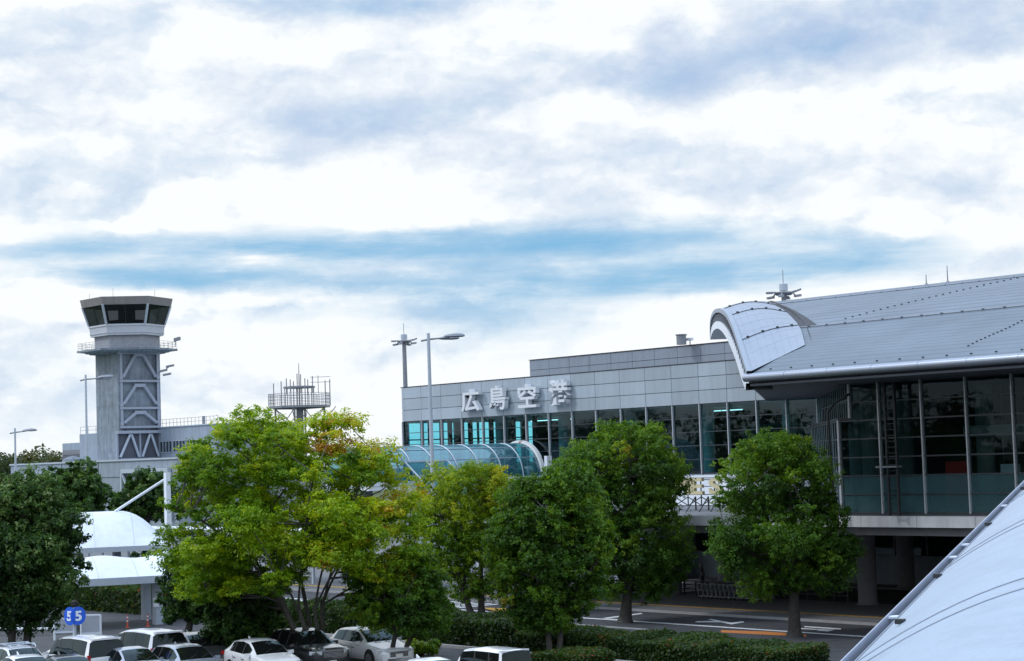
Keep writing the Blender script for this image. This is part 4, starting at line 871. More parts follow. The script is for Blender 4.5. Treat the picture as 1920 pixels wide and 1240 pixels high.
# ------------------------------------------------------------------ white membrane canopies
def canopy(P1, P2, zf, fas, left, right, depth, back, label, wave, colpos, colmat):
    e1 = (P2 - P1); e1.z = 0; e1.normalize(); e2 = Vector((-e1.y, e1.x, 0)); e2 = e2 if e2.dot(FH) > 0 else -e2
    O_ = Vector((P1.x, P1.y, 0)); L = (P2 - P1).length
    t = thing('canopy', label, 'canopy', O_, 'white membrane canopies')
    def pt(s, d, z): return O_ + e1 * s + e2 * d + Vector((0, 0, z))
    b = MB(); a, c = pt(-left, 0, zf), pt(L + right, 0, zf)
    b.prism([a, a + Vector((0, 0, fas)), a + Vector((0, 0, fas)) + e2 * .25, a + e2 * .25], c - a)
    a2, c2 = pt(-left, depth, zf), pt(L + right, depth, zf); b.prism([a2, a2 + Vector((0, 0, fas)), a2 + Vector((0, 0, fas)) - e2 * .25, a2 - e2 * .25], c2 - a2)
    for s_, sg in ((-left, 1), (L + right, -1)): b.prism([pt(s_, .25, zf), pt(s_, .25, zf + fas), pt(s_ + sg * .25, .25, zf + fas), pt(s_ + sg * .25, .25, zf)], e2 * (depth - .5))
    b.build('fascia', M_steelw, t)
    NS_, ND = 60, 14; rows = []
    for i in range(ND + 1):
        f = i / ND; row = []
        for j in range(NS_ + 1):
            s = -left + (L + left + right) * j / NS_; env = math.sin(math.pi * f) if back else f
            row.append(pt(s, depth * f, zf + fas + .01 + env * wave(s, L)))
        rows.append(row)
    MB().grid(rows).build('membrane', M_membr, t, smooth=True)
    b = MB()
    for i in range(0, NS_ + 1, 6): b.tube([rows[k][i] + Vector((0, 0, .012)) for k in range(ND + 1)], .015, 4)
    b.build('membrane_seam', M_steelw, t)
    for s_, d_ in colpos:
        p = pt(s_, d_, 0); c = MB().box((p.x - .26, p.y - .26, 0), (p.x + .26, p.y + .26, zf + .1)).build('column', colmat, t)
    return t, pt, L, e1, e2
P1 = on_z(169, 1100, 2.85); P2 = on_z(304, 1092.7, 2.85); L = (P2 - P1).length
t, pt, L, e1, e2 = canopy(P1, P2, 2.85, .47, 20, 1.0, 7.0, True, 'lower white wavy membrane canopy over the hedge lane', lambda s, L: 1.22 + .13 * math.cos(2 * math.pi * (s - 1.15) / 4.9) + (.1 if s > L else 0), [(L - .1, 1.4), (L - 12, 1.4), (L - .1, 6.0)], M_steelw)
c = pt(L - .1, 1.4, 0)
MB().obox(c + RH * .0 - FH * .36 + Vector((0, 0, 1.5)), RH * .2, FH * .02, (0, 0, .3)).build('notice_plate', M_white, t)
P1 = on_z(165, 1037.5, 3.9); P2 = on_z(311, 1031, 3.9); L = (P2 - P1).length
t, pt, L, e1, e2 = canopy(P1, P2, 3.9, .40, 24, .6, 9.0, True, 'upper white arched membrane canopy hung from a white mast', lambda s, L: 2.75 - (.0 if s < L * .45 else 2.2 * ((s - L * .45) / (L * .55)) ** 2.0), [(L - 3.5, 6.0), (L - 12, 6.0)], M_steelw)
def mast(px, pyt, dep, strut_px, strut_py, label):
    P = at(px, pyt, dep); t = thing('canopy_mast', label, 'mast', (P.x, P.y, 0), 'white canopy masts')
    MB().box((P.x - .2, P.y - .2, 0), (P.x + .2, P.y + .2, P.z)).build('post', M_white, t)
    q = at(strut_px, strut_py, dep + 3); MB().tube([(P.x, P.y, P.z - .45), q], .11, 10).build('strut', M_white, t, smooth=True)
mast(313, 886, 153, 216, 959, 'white mast with slanting strut beside the upper canopy')
mast(43.5, 891, 153, -30, 945, 'white mast with slanting strut behind the left evergreen tree')

# ------------------------------------------------------------------ car park furniture
p = at(141.5, 1232, 78.4); SP = thing('bay_number_sign', 'twin round blue bay signs on a yellow and black striped post', 'sign', (p.x, p.y, ZL))
zc = at(142, 1155, 78.4).z
MB().tube([(p.x, p.y, ZL + 1.4), (p.x, p.y, zc + .35)], .065, 10).build('post', M_steelw, SP, smooth=True)
b = MB()
for i in range(9):
    b.mi = i % 2; z0 = ZL + i * .16; n = 10
    r0 = []; r1 = []
    for j in range(n):
        a = 2 * math.pi * j / n; sl_ = .07 * math.cos(a); r0.append((p.x + .075 * math.cos(a), p.y + .075 * math.sin(a), z0 + (sl_ if i else 0))); r1.append((p.x + .075 * math.cos(a), p.y + .075 * math.sin(a), z0 + .16 + sl_))
    b.grid([r0, r1], True)
b.build('striped_sleeve', [mat('sleeve yellow', (.75, .55, .03), .5), M_black], SP)
M_blue = mat('sign blue', (.015, .11, .62), .4, 0, .04)
for sgn in (-1, 1):
    view = -FH * .82 + RH * sgn * .57; view.normalize(); side = Vector((-view.y, view.x, 0)); side = side if side.dot(RH) > 0 else -side
    c = Vector((p.x, p.y, zc)) + RH * sgn * .178 - FH * .15 + Vector((0, 0, 0))
    n = 28; A = [c + side * (.335 * math.cos(2 * math.pi * i / n)) + Vector((0, 0, .375 * math.sin(2 * math.pi * i / n))) for i in range(n)]
    d_ = MB().prism(A, view * -.03).build('disc', M_blue, SP)
    tm = MB(); vs = text_mesh(tm, '5', (0, 0, 0), (1, 0, 0), (0, 1, 0), 1, .01, .035); w0, h0 = vs[:, 0].max() - vs[:, 0].min(), vs[:, 1].max() - vs[:, 1].min()
    tm.v = [tuple(c + view * (.012 + z_) + side * (x * .295 / w0) + Vector((0, 0, y_ * .41 / h0))) for x, y_, z_ in tm.v]; tm.build('digit', M_white, d_)
b = MB(); b.lathe((p.x, p.y, zc + .35), [(.05, 0), (.14, .06), (.14, .22), (.05, .3)], 10); b.build('lamp_cap', M_black, SP)
BMt = mat('board grey', (.40, .43, .50), .6, 0, .05)
def board(px0, py0, px1, py1, base_y, label):
    d = (H - ZL) * FPX / (base_y - (858 - .0333 * ((px0 + px1) / 2 - 960))); a, c = at(px0, py0, d), at(px1, py0 - .0333 * (px1 - px0) * 0, d); z0 = at(px0, py1, d).z
    t = thing('notice_board', label, 'board', ((a.x + c.x) / 2, (a.y + c.y) / 2, ZL), 'white notice boards'); u = (c - a); u.z = 0; n_ = Vector((-u.y, u.x, 0)).normalized(); zt = a.z
    MB().obox(Vector(((a.x + c.x) / 2, (a.y + c.y) / 2, (zt + z0) / 2)), u / 2 * .94, n_ * .03, (0, 0, (zt - z0) / 2 * .94)).build('panel', BMt, t)
    b = MB(); z_m = (zt + z0) / 2
    for s in (a, c): b.beam((s.x, s.y, ZL), (s.x, s.y, zt), .09)
    b.beam((a.x, a.y, zt), (c.x, c.y, zt), .09); b.beam((a.x, a.y, z0), (c.x, c.y, z0), .09); b.build('frame', M_white, t)
board(102, 1161, 138, 1186, 1200, 'smaller left notice board behind the blue bay signs')
board(152, 1154.5, 188, 1188, 1197, 'larger right notice board behind the blue bay signs')
def bollard(px, py, label):
    p = on_z(px, py); t = thing('lane_post', label, 'bollard', (p.x, p.y, 0), 'orange lane posts')
    b = MB(); b.lathe((p.x, p.y, 0), [(.13, 0), (.13, .05), (.05, .07), (.05, .8), (.02, .82)], 10); b.build('post', mat('lane post orange', (.65, .10, .04), .5), t, smooth=True)
    b = MB(); 
    for z in (.38, .62): b.lathe((p.x, p.y, z), [(.054, 0), (.054, .1)], 10)
    b.build('reflector_band', M_white, t)
bollard(239, 1177, 'left orange lane post in front of the dark hedge'); bollard(277, 1175, 'right orange lane post next to the canopy column')
LW = thing('retaining_wall', 'low grey retaining wall with pale coping behind the parked cars', 'wall', on_z(60, 1191, ZL)); 
a, c = on_z(-120, 1191, ZL), on_z(104, 1191, ZL); u = (c - a).normalized(); n_ = Vector((-u.y, u.x, 0))
MB().obox((a + c) / 2 + Vector((0, 0, .15)), (c - a) / 2, n_ * .12, (0, 0, .15)).build('wall', M_concr, LW); MB().obox((a + c) / 2 + Vector((0, 0, .34)), (c - a) / 2, n_ * .16, (0, 0, .04)).build('coping', M_white, LW)
# undercroft railing, luggage carts, warm lit kiosk board
r0, r1 = on_z(1262, 1113, .13), on_z(1600, 1128, .13); r1 = Vector((r1.x, r0.y, .13))
GR = thing('guard_rail', 'dark steel guard rail along the pavement under the deck', 'railing', (r0 + r1) / 2)
b = MB(); n = 14
for i in range(n + 1): q = r0 + (r1 - r0) * i / n; MB().box((q.x - .04, q.y - .04, .13), (q.x + .04, q.y + .04, 1.1)).build('post', M_darkst, GR)
for z in (.5, .8, 1.08): MB().box((r0.x, r0.y - .03, z), (r1.x, r0.y + .03, z + .06)).build('bar', M_darkst, GR)
c0 = on_z(1326, 1122, .13)
def cart(x, y, lab):
    t = thing('luggage_cart', lab, 'luggage cart', (x, y, .13), 'luggage carts nested in a row'); z = .13
    b = MB()
    for dy in (-.27, .27): b.tube([(x + .45, y + dy * .8, z + .16), (x - .25, y + dy, z + .18), (x - .38, y + dy, z + 1.02)], .022, 6)
    b.tube([(x - .38, y - .27, z + 1.02), (x - .38, y + .27, z + 1.02)], .028, 6); b.tube([(x - .3, y - .27, z + .55), (x - .3, y + .27, z + .55)], .018, 6)
    b.box((x - .3, y - .25, z + .17), (x + .45, y + .25, z + .2)); b.build('frame', M_steelw, t)
    b = MB(); b.box((x - .38, y - .24, z + .62), (x - .12, y + .24, z + .64)); b.box((x - .12, y - .24, z + .62), (x - .1, y + .24, z + .85)); b.box((x - .37, y - .24, z + .64), (x - .35, y + .24, z + .9)); b.build('basket', M_steelg, t)
    for dx, dy in ((.42, 0), (-.28, -.25), (-.28, .25)): MB().lathe((x + dx, y + dy, z + .085), [(.085, -.02), (.085, .02)], 10, 'y').build('wheel', M_black, t)
    return t
ck = cart(c0.x, c0.y - .3, 'nested luggage cart in the row beside the guard rail under the deck')
for i in range(1, 13): dup(ck, (c0.x + i * .42, c0.y - .3, .13))
kb = on_z(1655, 1090, .13)
t = thing('taxi_board', 'long orange board standing in the shade under the deck', 'board', (kb.x, kb.y, .13)); MB().box((kb.x - 1.0, kb.y, .5), (kb.x + 1.8, kb.y + .12, 1.35)).build('panel', M_orange, t); MB().box((kb.x - .9, kb.y + .01, .1), (kb.x + 1.7, kb.y + .1, .5)).build('base', M_darkst, t)

# ------------------------------------------------------------------ people under the deck
def person(pos, heading, label, coat, stride, long_coat):
    t = thing('person', label, 'person', pos); f = Vector((math.cos(heading), math.sin(heading), 0)); s = Vector((-f.y, f.x, 0)); B_ = Vector(pos)
    J = {}; 
    def j(n, a, b_, z, r): J[n] = (B_ + f * a + s * b_ + Vector((0, 0, z)), r)
    j('pel', 0, 0, .95, .135); j('waist', .01, 0, 1.10, .125); j('chest', .02, 0, 1.30, .15); j('neck', .02, 0, 1.46, .055); j('chin', .04, 0, 1.54, .07); j('head', .03, 0, 1.60, .095); j('crown', .015, 0, 1.68, .075)
    for k, sg in (('l', 1), ('r', -1)):
        st = stride * sg
        j('sh' + k, .02, sg * .17, 1.40, .06); j('el' + k, -.02 - st * .3, sg * .22, 1.13, .045); j('wr' + k, .10 - st * .5, sg * .21, .90, .032); j('ha' + k, .14 - st * .55, sg * .20, .82, .035)
        j('hip' + k, 0, sg * .09, .90, .085); j('kn' + k, .05 + st * .45, sg * .09, .50, .06); j('an' + k, st * .8 - .02, sg * .09, .09, .042); j('to' + k, st * .8 + .15, sg * .10, .045, .038)
    names = list(J); E = [('pel', 'waist'), ('waist', 'chest'), ('chest', 'neck'), ('neck', 'chin'), ('chin', 'head'), ('head', 'crown')]
    for k in 'lr': E += [('chest', 'sh' + k), ('sh' + k, 'el' + k), ('el' + k, 'wr' + k), ('wr' + k, 'ha' + k), ('pel', 'hip' + k), ('hip' + k, 'kn' + k), ('kn' + k, 'an' + k), ('an' + k, 'to' + k)]
    me = bpy.data.meshes.new('body'); me.from_pydata([tuple(J[n][0] - B_) for n in names], [(names.index(a), names.index(b_)) for a, b_ in E], [])
    o = bpy.data.objects.new('body', me); COL.objects.link(o); o.parent = t
    md = o.modifiers.new('skin', 'SKIN'); o.modifiers.new('sub', 'SUBSURF').levels = 1; o.modifiers['sub'].render_levels = 1
    for v, n in zip(me.skin_vertices[0].data, names): v.radius = (J[n][1], J[n][1]); v.use_root = n == 'pel'
    me.materials.append(coat)
    skin = mat('skin', (.50, .32, .24), .6); hd = J['head'][0]
    b = MB(); rows = []
    for th in np.linspace(.05, math.pi - .05, 9): rows.append([hd + f * (.02 + .098 * math.sin(th) * math.cos(a)) + s * (.082 * math.sin(th) * math.sin(a)) + Vector((0, 0, .0 + .125 * math.cos(th))) for a in np.linspace(0, 2 * math.pi, 13)[:-1]])
    b.grid(rows, True); b.obox(hd + f * .125 + Vector((0, 0, -.01)), f * .02, s * .014, (0, 0, .025))
    fc = b.build('face', skin, t, smooth=True)
    b = MB(); b.obox(hd + f * .105 + Vector((0, 0, -.055)), f * .02, s * .06, (0, 0, .035)); b.build('mask', M_white, fc)
    b = MB(); rows = []
    for th in np.linspace(.02, 1.75, 7): rows.append([hd + f * (-.012 + .115 * math.sin(th) * (math.cos(a) if math.cos(a) < .35 else .35)) + s * (.098 * math.sin(th) * math.sin(a)) + Vector((0, 0, .015 + .135 * math.cos(th))) for a in np.linspace(0, 2 * math.pi, 13)[:-1]])
    b.grid(rows, True); b.build('hair', M_black, t, smooth=True)
    if long_coat:
        b = MB(); rows = []
        for z, r in ((1.42, .13), (1.3, .19), (1.1, .17), (.9, .2), (.55, .25), (.42, .26)): rows.append([B_ + f * (r * .72 * math.cos(a)) + s * (r * 1.05 * math.sin(a)) + Vector((0, 0, z)) for a in np.linspace(0, 2 * math.pi, 15)[:-1]])
        b.grid(rows, True); b.build('coat', coat, t, smooth=True)
        b = MB(); b.obox(B_ - f * .02 + s * .33 + Vector((0, 0, .95)), f * .16, s * .07, (0, 0, .14)); b.build('bag', mat('grey bag', (.16, .15, .17), .7), t)
    return t
M_coat = mat('black coat', (.014, .014, .018), .8); M_jean = mat('navy clothes', (.02, .03, .07), .85)
pp = on_z(1317, 1099, .0); person((pp.x, pp.y, 0), math.atan2(-RH.y - .3, -RH.x), 'person in a long black coat and white face mask walking under the deck', M_coat, .12, True)
pp = on_z(1280, 1106, .0); person((pp.x, pp.y, 0), math.atan2(RH.y - .2, RH.x), 'person in navy clothes walking half hidden by tree leaves under the deck', M_jean, .32, False)
# ------------------------------------------------------------------ cars
def paint(name, col, metal=.0): return mat('car paint ' + name, col, .28, metal, .02, .7, coat=1.0)
M_wh = paint('white', (.78, .79, .82)); M_bk = paint('black', (.012, .013, .016)); M_sv = paint('silver', (.32, .36, .44), .3); M_gy = paint('dark grey', (.055, .06, .07), .3); M_pw = paint('pearl white', (.70, .73, .80))
M_lamp = mat('lamp lens', (.55, .58, .62), .12, .2, .1, 8); M_tail = mat('tail lamp red', (.35, .012, .012), .2); M_rim = mat('alloy rim', (.40, .41, .43), .3, .8); M_plate = mat('number plate', (.72, .74, .72), .5)
SPEC = {
 # stations (x, half width, belt z, top z, top half width); glass ranges
 'sedan': dict(st=[(2.38, .60, .60, .64, .50), (2.30, .74, .68, .73, .60), (2.05, .84, .74, .80, .68), (1.5, .90, .82, .88, .74), (.98, .915, .91, .97, .76), (.55, .92, .92, 1.22, .68), (.10, .92, .93, 1.40, .61), (-.35, .92, .94, 1.455, .60), (-.9, .92, .95, 1.42, .59), (-1.4, .91, .97, 1.24, .60), (-1.85, .90, .99, 1.07, .66), (-2.2, .86, .95, 1.01, .64), (-2.36, .72, .84, .88, .56)],
   side=[(.62, -.10), (-.18, -.95), (-1.02, -1.45)], ws=(.94, .14), rw=(-.98, -1.80), wb=1.42, r=.33, h=1.46),
 'wagon': dict(st=[(2.38, .60, .60, .64, .50), (2.30, .74, .68, .73, .60), (2.05, .84, .74, .80, .68), (1.5, .90, .82, .88, .74), (.98, .915, .91, .97, .76), (.55, .92, .92, 1.22, .68), (.10, .92, .93, 1.42, .62), (-.35, .92, .94, 1.475, .61), (-1.1, .92, .95, 1.465, .60), (-1.75, .91, .97, 1.42, .59), (-2.05, .90, .99, 1.33, .59), (-2.3, .86, .98, 1.05, .66), (-2.38, .76, .82, .87, .60)],
   side=[(.62, -.10), (-.16, -.98), (-1.05, -1.85)], ws=(.94, .14), rw=(-2.04, -2.3), wb=1.42, r=.34, h=1.475),
 'hatch': dict(st=[(2.08, .60, .62, .66, .50), (2.0, .74, .72, .77, .60), (1.75, .83, .80, .86, .68), (1.3, .875, .88, .94, .73), (.95, .885, .93, .99, .75), (.5, .89, .94, 1.27, .67), (.1, .89, .95, 1.45, .61), (-.4, .89, .97, 1.51, .60), (-1.0, .89, 1.0, 1.49, .59), (-1.5, .88, 1.02, 1.42, .58), (-1.85, .86, 1.04, 1.16, .60), (-2.0, .82, .95, 1.0, .60), (-2.05, .74, .82, .86, .58)],
   side=[(.55, -.12), (-.2, -.95), (-1.02, -1.4)], ws=(.93, .12), rw=(-1.52, -1.86), wb=1.27, r=.31, h=1.51),
 'suv': dict(st=[(2.30, .66, .78, .83, .58), (2.24, .80, .92, .97, .68), (2.0, .89, .98, 1.04, .74), (1.4, .925, 1.03, 1.09, .78), (.95, .93, 1.06, 1.12, .79), (.5, .935, 1.07, 1.42, .71), (.15, .935, 1.08, 1.60, .66), (-.4, .935, 1.09, 1.68, .65), (-1.1, .93, 1.10, 1.66, .65), (-1.75, .92, 1.12, 1.58, .63), (-2.1, .91, 1.13, 1.25, .68), (-2.25, .88, 1.05, 1.1, .70), (-2.3, .80, .86, .9, .66)],
   side=[(.6, -.1), (-.18, -1.0), (-1.08, -1.65)], ws=(.93, .16), rw=(-1.78, -2.1), wb=1.36, r=.37, h=1.68),
 'minivan': dict(st=[(2.36, .66, .80, .85, .58), (2.30, .80, .92, .98, .68), (2.0, .88, 1.0, 1.07, .74), (1.6, .90, 1.05, 1.13, .77), (1.25, .905, 1.07, 1.34, .76), (.75, .91, 1.08, 1.72, .70), (.3, .91, 1.08, 1.83, .68), (-.5, .91, 1.08, 1.87, .68), (-1.4, .91, 1.08, 1.86, .68), (-2.0, .905, 1.09, 1.82, .68), (-2.14, .90, 1.09, 1.76, .68), (-2.30, .90, 1.09, 1.16, .80), (-2.36, .88, .9, .96, .8)],
   side=[(1.2, .32), (.24, -.75), (-.82, -1.95)], ws=(1.55, .62), rw=(-2.14, -2.31), wb=1.44, r=.33, h=1.88),
 'boxy': dict(st=[(1.69, .62, .82, .87, .56), (1.66, .70, .93, .98, .62), (1.4, .73, .98, 1.04, .64), (1.12, .735, 1.0, 1.08, .66), (.85, .74, 1.02, 1.45, .63), (.6, .74, 1.02, 1.70, .61), (0, .74, 1.02, 1.76, .61), (-.8, .74, 1.02, 1.76, .61), (-1.5, .74, 1.02, 1.74, .61), (-1.58, .735, 1.02, 1.70, .61), (-1.66, .73, 1.02, 1.08, .66), (-1.69, .70, .9, .95, .64)],
   side=[(.78, -.02), (-.1, -.82), (-.9, -1.44)], ws=(1.08, .6), rw=(-1.575, -1.665), wb=1.23, r=.28, h=1.77),
}
def make_car(kind, paintm, px, roof_py, label, name, cat, heading, ywarp=0.0, roof_black=False, rack=False):
    S = SPEC[kind]; st = np.array(S['st'])[::-1]
    P = on_z(px, roof_py, ZL + S['h']); t = thing(name, label, cat, (P.x, P.y, ZL), 'cars parked in the car park', heading)
    cuts = set(st[:, 0]) | {v for a in S['side'] for v in a} | set(S['ws']) | set(S['rw'])
    xs = sorted(cuts | set(np.linspace(st[0, 0], st[-1, 0], 22)))
    xs = [x for i, x in enumerate(xs) if i == 0 or x - xs[i - 1] > 1e-4]
    I_ = lambda x, c: float(np.interp(x, st[:, 0], st[:, c]))
    def ringpts(x):
        w, zb, zt, wt = (I_(x, c) for c in (1, 2, 3, 4)); d = zt - zb
        half = [(0, .2), (w - .10, .2), (w - .01, .34), (w, .55), (w - .005, zb - .12), (w - .035, zb)]
        if d > .16: half += [(w - .035 + (wt - w + .035) * .08, zb + .03), (wt + .02, zt - .07), (wt - .05, zt - .015), (wt * .55, zt + .012), (0, zt + .02)]
        else: half += [(w - .05, zb + .012), (wt + .06, zt - .022), (wt - .05, zt - .006), (wt * .55, zt + .008), (0, zt + .012)]
        return [(x, y, z) for y, z in half] + [(x, -y, z) for y, z in half[-2:0:-1]]
    R0 = [ringpts(x) for x in xs]; n = len(R0[0]); body = MB(); gl = {'windscreen': MB(), 'rear_window': MB(), 'side_window': [MB() for _ in range(2 * len(S['side']))]}; roofm = MB(); pil = {}
    def isin(m, a): return min(a) < m < max(a)
    for i in range(len(xs) - 1):
        m = (xs[i] + xs[i + 1]) / 2
        for j in range(n):
            k = (j + 1) % n; q = (R0[i][j], R0[i][k], R0[i + 1][k], R0[i + 1][j]); dst = body
            jj = j if j < 10 else 19 - j
            tall = I_(m, 3) - I_(m, 2) > .14
            if jj == 6 and tall:
                for s_, rg in enumerate(S['side']):
                    if isin(m, rg): dst = gl['side_window'][s_ * 2 + (j > 9)]
                if dst is body and isin(m, (S['side'][0][0], S['side'][-1][1])): dst = pil.setdefault((sum(m < a[1] for a in S['side']), j > 9), MB())
            if jj in (8, 9) or (jj == 7 and kind in ('minivan', 'boxy', 'suv')):
                if isin(m, S['ws']): dst = gl['windscreen']
                elif isin(m, S['rw']): dst = gl['rear_window']
                elif roof_black and min(S['ws']) > m > max(S['rw']): dst = roofm
            dst.add(q, [(3, 2, 1, 0)])
    body.add(R0[0], [tuple(range(n))]); body.add(R0[-1], [tuple(reversed(range(n)))])
    def weld(mb, nm, m, par):
        o = mb.build(nm, m, par, local=True)
        import bmesh
        bm = bmesh.new(); bm.from_mesh(o.data); bmesh.ops.remove_doubles(bm, verts=bm.verts, dist=1e-4); bmesh.ops.recalc_face_normals(bm, faces=bm.faces); bm.to_mesh(o.data); bm.free()
        for p in o.data.polygons: p.use_smooth = True
        try: o.data.set_sharp_from_angle(angle=R_(35))
        except Exception: pass
        return o
    weld(body, 'body', paintm, t)
    for nm in ('windscreen', 'rear_window'): weld(gl[nm], nm, G_car, t)
    for mb in gl['side_window']:
        if mb.f: weld(mb, 'side_window', G_car, t)
    for mb in pil.values(): weld(mb, 'door_pillar', M_black, t)
    if roofm.f: weld(roofm, 'roof', M_gy, t)
    b = MB(); rr_ = S['r']; wm = I_(S['wb'], 1)
    for sx in (1, -1):
        for sy in (1, -1):
            ww = I_(sx * S['wb'], 1); cx_, cy_ = sx * S['wb'], sy * (ww - .085)
            b.lathe((cx_, sy * (ww - .06), rr_ + .01), [(rr_ + .075, -.07), (rr_ + .075, .068)], 20, 'y')
            w = MB().lathe((cx_, cy_, rr_), [(rr_ * .7, -.11), (rr_ * .97, -.11), (rr_, -.08), (rr_, .08), (rr_ * .97, .112), (rr_ * .7, .112)], 20, 'y').build('wheel', M_black, t, smooth=True, local=True)
            rm = MB(); y1 = sy * .112
            for a in range(5):
                t0 = 2 * math.pi * a / 5; c, s_ = math.cos(t0), math.sin(t0); rm.obox((cx_ + c * rr_ * .34, cy_ + y1 + sy * .012, rr_ + s_ * rr_ * .34), (c * rr_ * .32, 0, s_ * rr_ * .32), (0, .012, 0), (-s_ * .045, 0, c * .045))
            rm.lathe((cx_, cy_ + y1, rr_), [(rr_ * .70, -.015), (rr_ * .70, .02), (rr_ * .60, .02), (rr_ * .60, -.01)], 18, 'y'); rm.build('rim', M_rim, w, local=True)
    b.box((-S['wb'], -wm + .02, .17), (S['wb'], wm - .02, .30)); b.build('wheel_arch', M_black, t, local=True)
    xf, xr = st[-1, 0], st[0, 0]; wf = I_(xf - .12, 1); zf = I_(xf - .1, 2)
    for sy in (1, -1):
        MB().obox((xf - .13, sy * (wf - .12), zf - .04), (.10, -sy * .08, .0), (-.05, sy * .13, 0), (0, 0, .07)).build('headlight', M_lamp, t, local=True)
        zr = I_(xr + .1, 2); wr = I_(xr + .1, 1)
        if kind in ('minivan', 'boxy'): MB().obox((xr + .05, sy * (wr - .06), zr - .05 if kind == 'minivan' else .62), (.05, 0, 0), (0, .06, 0), (0, 0, .2)).build('tail_light', M_tail, t, local=True)
        else: MB().obox((xr + .06, sy * (wr - .12), zr - .06), (.06, sy * -.04, 0), (-.03, sy * .15, 0), (0, 0, .07)).build('tail_light', M_tail, t, local=True)
        mx = S['ws'][0] - .32; MB().obox((mx, sy * (I_(mx, 1) + .07), I_(mx, 2) + .06), (.06, 0, 0), (0, .10, 0), (0, 0, .065)).build('mirror', paintm, t, smooth=False, local=True)
    b = MB()
    for i in range(4): b.box((xf - .06, -.40, zf - .22 + i * .05), (xf + .012, .40, zf - .195 + i * .05))
    b.mi = 1; b.box((xf - .06, -.42, zf - .24), (xf + .004, .42, zf - .02)); b.box((xf - .1, -.55, .26), (xf - .0, .55, .38)); b.build('grille', [M_rim, M_black], t, local=True)
    b = MB(); b.box((xf - .02, -.165, .40), (xf + .02, .165, .565)); b.box((xr - .02, -.165, .62 if kind != 'boxy' else .5), (xr + .03, .165, .78 if kind != 'boxy' else .66)); b.build('number_plate', M_plate, t, local=True)
    b = MB(); wx = S['ws'][0] + .02
    for y in (-.35, .15): b.beam((wx, y, I_(wx, 3) + .035), (wx - .25, y + .42, I_(wx - .25, 3) + .03), .02)
    b.build('wiper', M_black, t, local=True)
    b = MB()
    for s_, rg in enumerate(S['side'][:2]):
        x = rg[1] - .03
        for sy in (1, -1):
            w_ = I_(x, 1); b.box((x - .006, sy * (w_ - .004) - .006, .36), (x + .006, sy * (w_ - .004) + .006, I_(x, 2) - .1)); b.box((x + .08, sy * (w_ + .004) - .012, I_(x, 2) - .2), (x + .26, sy * (w_ + .004) + .012, I_(x, 2) - .165))
    b.build('door_trim', M_gy, t, local=True)
    if rack:
        b = MB(); zt = S['h']
        for y in (-.5, .5): b.tube([(-1.3, y, zt + .0), (-1.2, y, zt + .08), (.2, y, zt + .08), (.3, y, zt - .02)], .025, 6)
        for x in (-.9, -.1): b.tube([(x, -.6, zt + .1), (x, .6, zt + .1)], .025, 6)
        b.build('roof_rack', M_steelw, t, local=True)
    if kind in ('minivan', 'boxy'):
        b = MB(); b.box((xr + .12, -.62, S['h'] - .09), (xr + .34, .62, S['h'] - .03)); b.build('rear_spoiler', paintm, t, local=True)
    if kind in ('sedan', 'hatch', 'suv', 'wagon') and not rack:
        MB().prism([(-1.05, -.02, S['h'] - .06), (-1.3, -.02, S['h'] - .09), (-1.3, -.02, S['h'] + .06)], (0, .04, 0)).build('fin_antenna', paintm, t, local=True)
    return t
PI = math.pi
CARS = [('wagon', M_wh, 696, 1178, 'white estate car with chrome grille parked right of the multi stemmed tree', 'parked_car', 'car', -.12),
 ('suv', M_bk, 575, 1180, 'black off road car parked behind the stems of the big light green tree', 'parked_car', 'car', -.12),
 ('hatch', M_wh, 492, 1199, 'white hatchback parked just left of the big tree stems', 'parked_car', 'car', -.12),
 ('wagon', M_sv, 352, 1210, 'silver grey estate car parked beside the small dark tree', 'parked_car', 'car', -.12),
 ('hatch', M_gy, 372, 1187, 'dark grey small car half hidden behind the silver grey estate', 'parked_car', 'car', -.12),
 ('sedan', M_sv, 250, 1214, 'silver blue saloon parked in front of the white minivan', 'parked_car', 'car', -.12),
 ('minivan', M_wh, 152, 1190, 'white minivan with black rear window behind the striped sign post', 'parked_minivan', 'minivan', PI),
 ('minivan', M_pw, 268, 1178, 'pearl white minivan with dark tailgate behind the silver blue saloon', 'parked_minivan', 'minivan', PI),
 ('hatch', M_pw, 40, 1213, 'white car with a roof rack parked behind the two leaning trunks', 'parked_car', 'car', -.12),
 ('sedan', M_wh, 52, 1229, 'white car of which only the roof shows below the two leaning trunks', 'parked_car', 'car', -.12),
 ('sedan', M_gy, 130, 1229, 'dark grey car roof in front of the white minivan', 'parked_car', 'car', -.12),
 ('boxy', M_wh, 914, 1213, 'small boxy white van car parked below the long hedge', 'parked_car', 'car', PI),
 ('sedan', M_wh, 815, 1235, 'white car of which only the roof shows left of the small boxy white car', 'parked_car', 'car', -.12)]
for c in CARS: make_car(*c, rack=(c[2] == 40))
P0 = on_z(74, 1176)
g = make_car('sedan', M_sv, 76, 1146, 'silver car facing the viewer beyond the low wall at far left', 'parked_car', 'car', math.atan2(-FH.y, -FH.x) + .15)
g.location = (P0.x, P0.y, 0)
g = make_car('minivan', M_sv, 600, 1150, 'silver vehicle partly seen between the big tree stems', 'parked_car', 'car', 0); Pq = on_z(590, 1183); g.location = (Pq.x, Pq.y, 0)

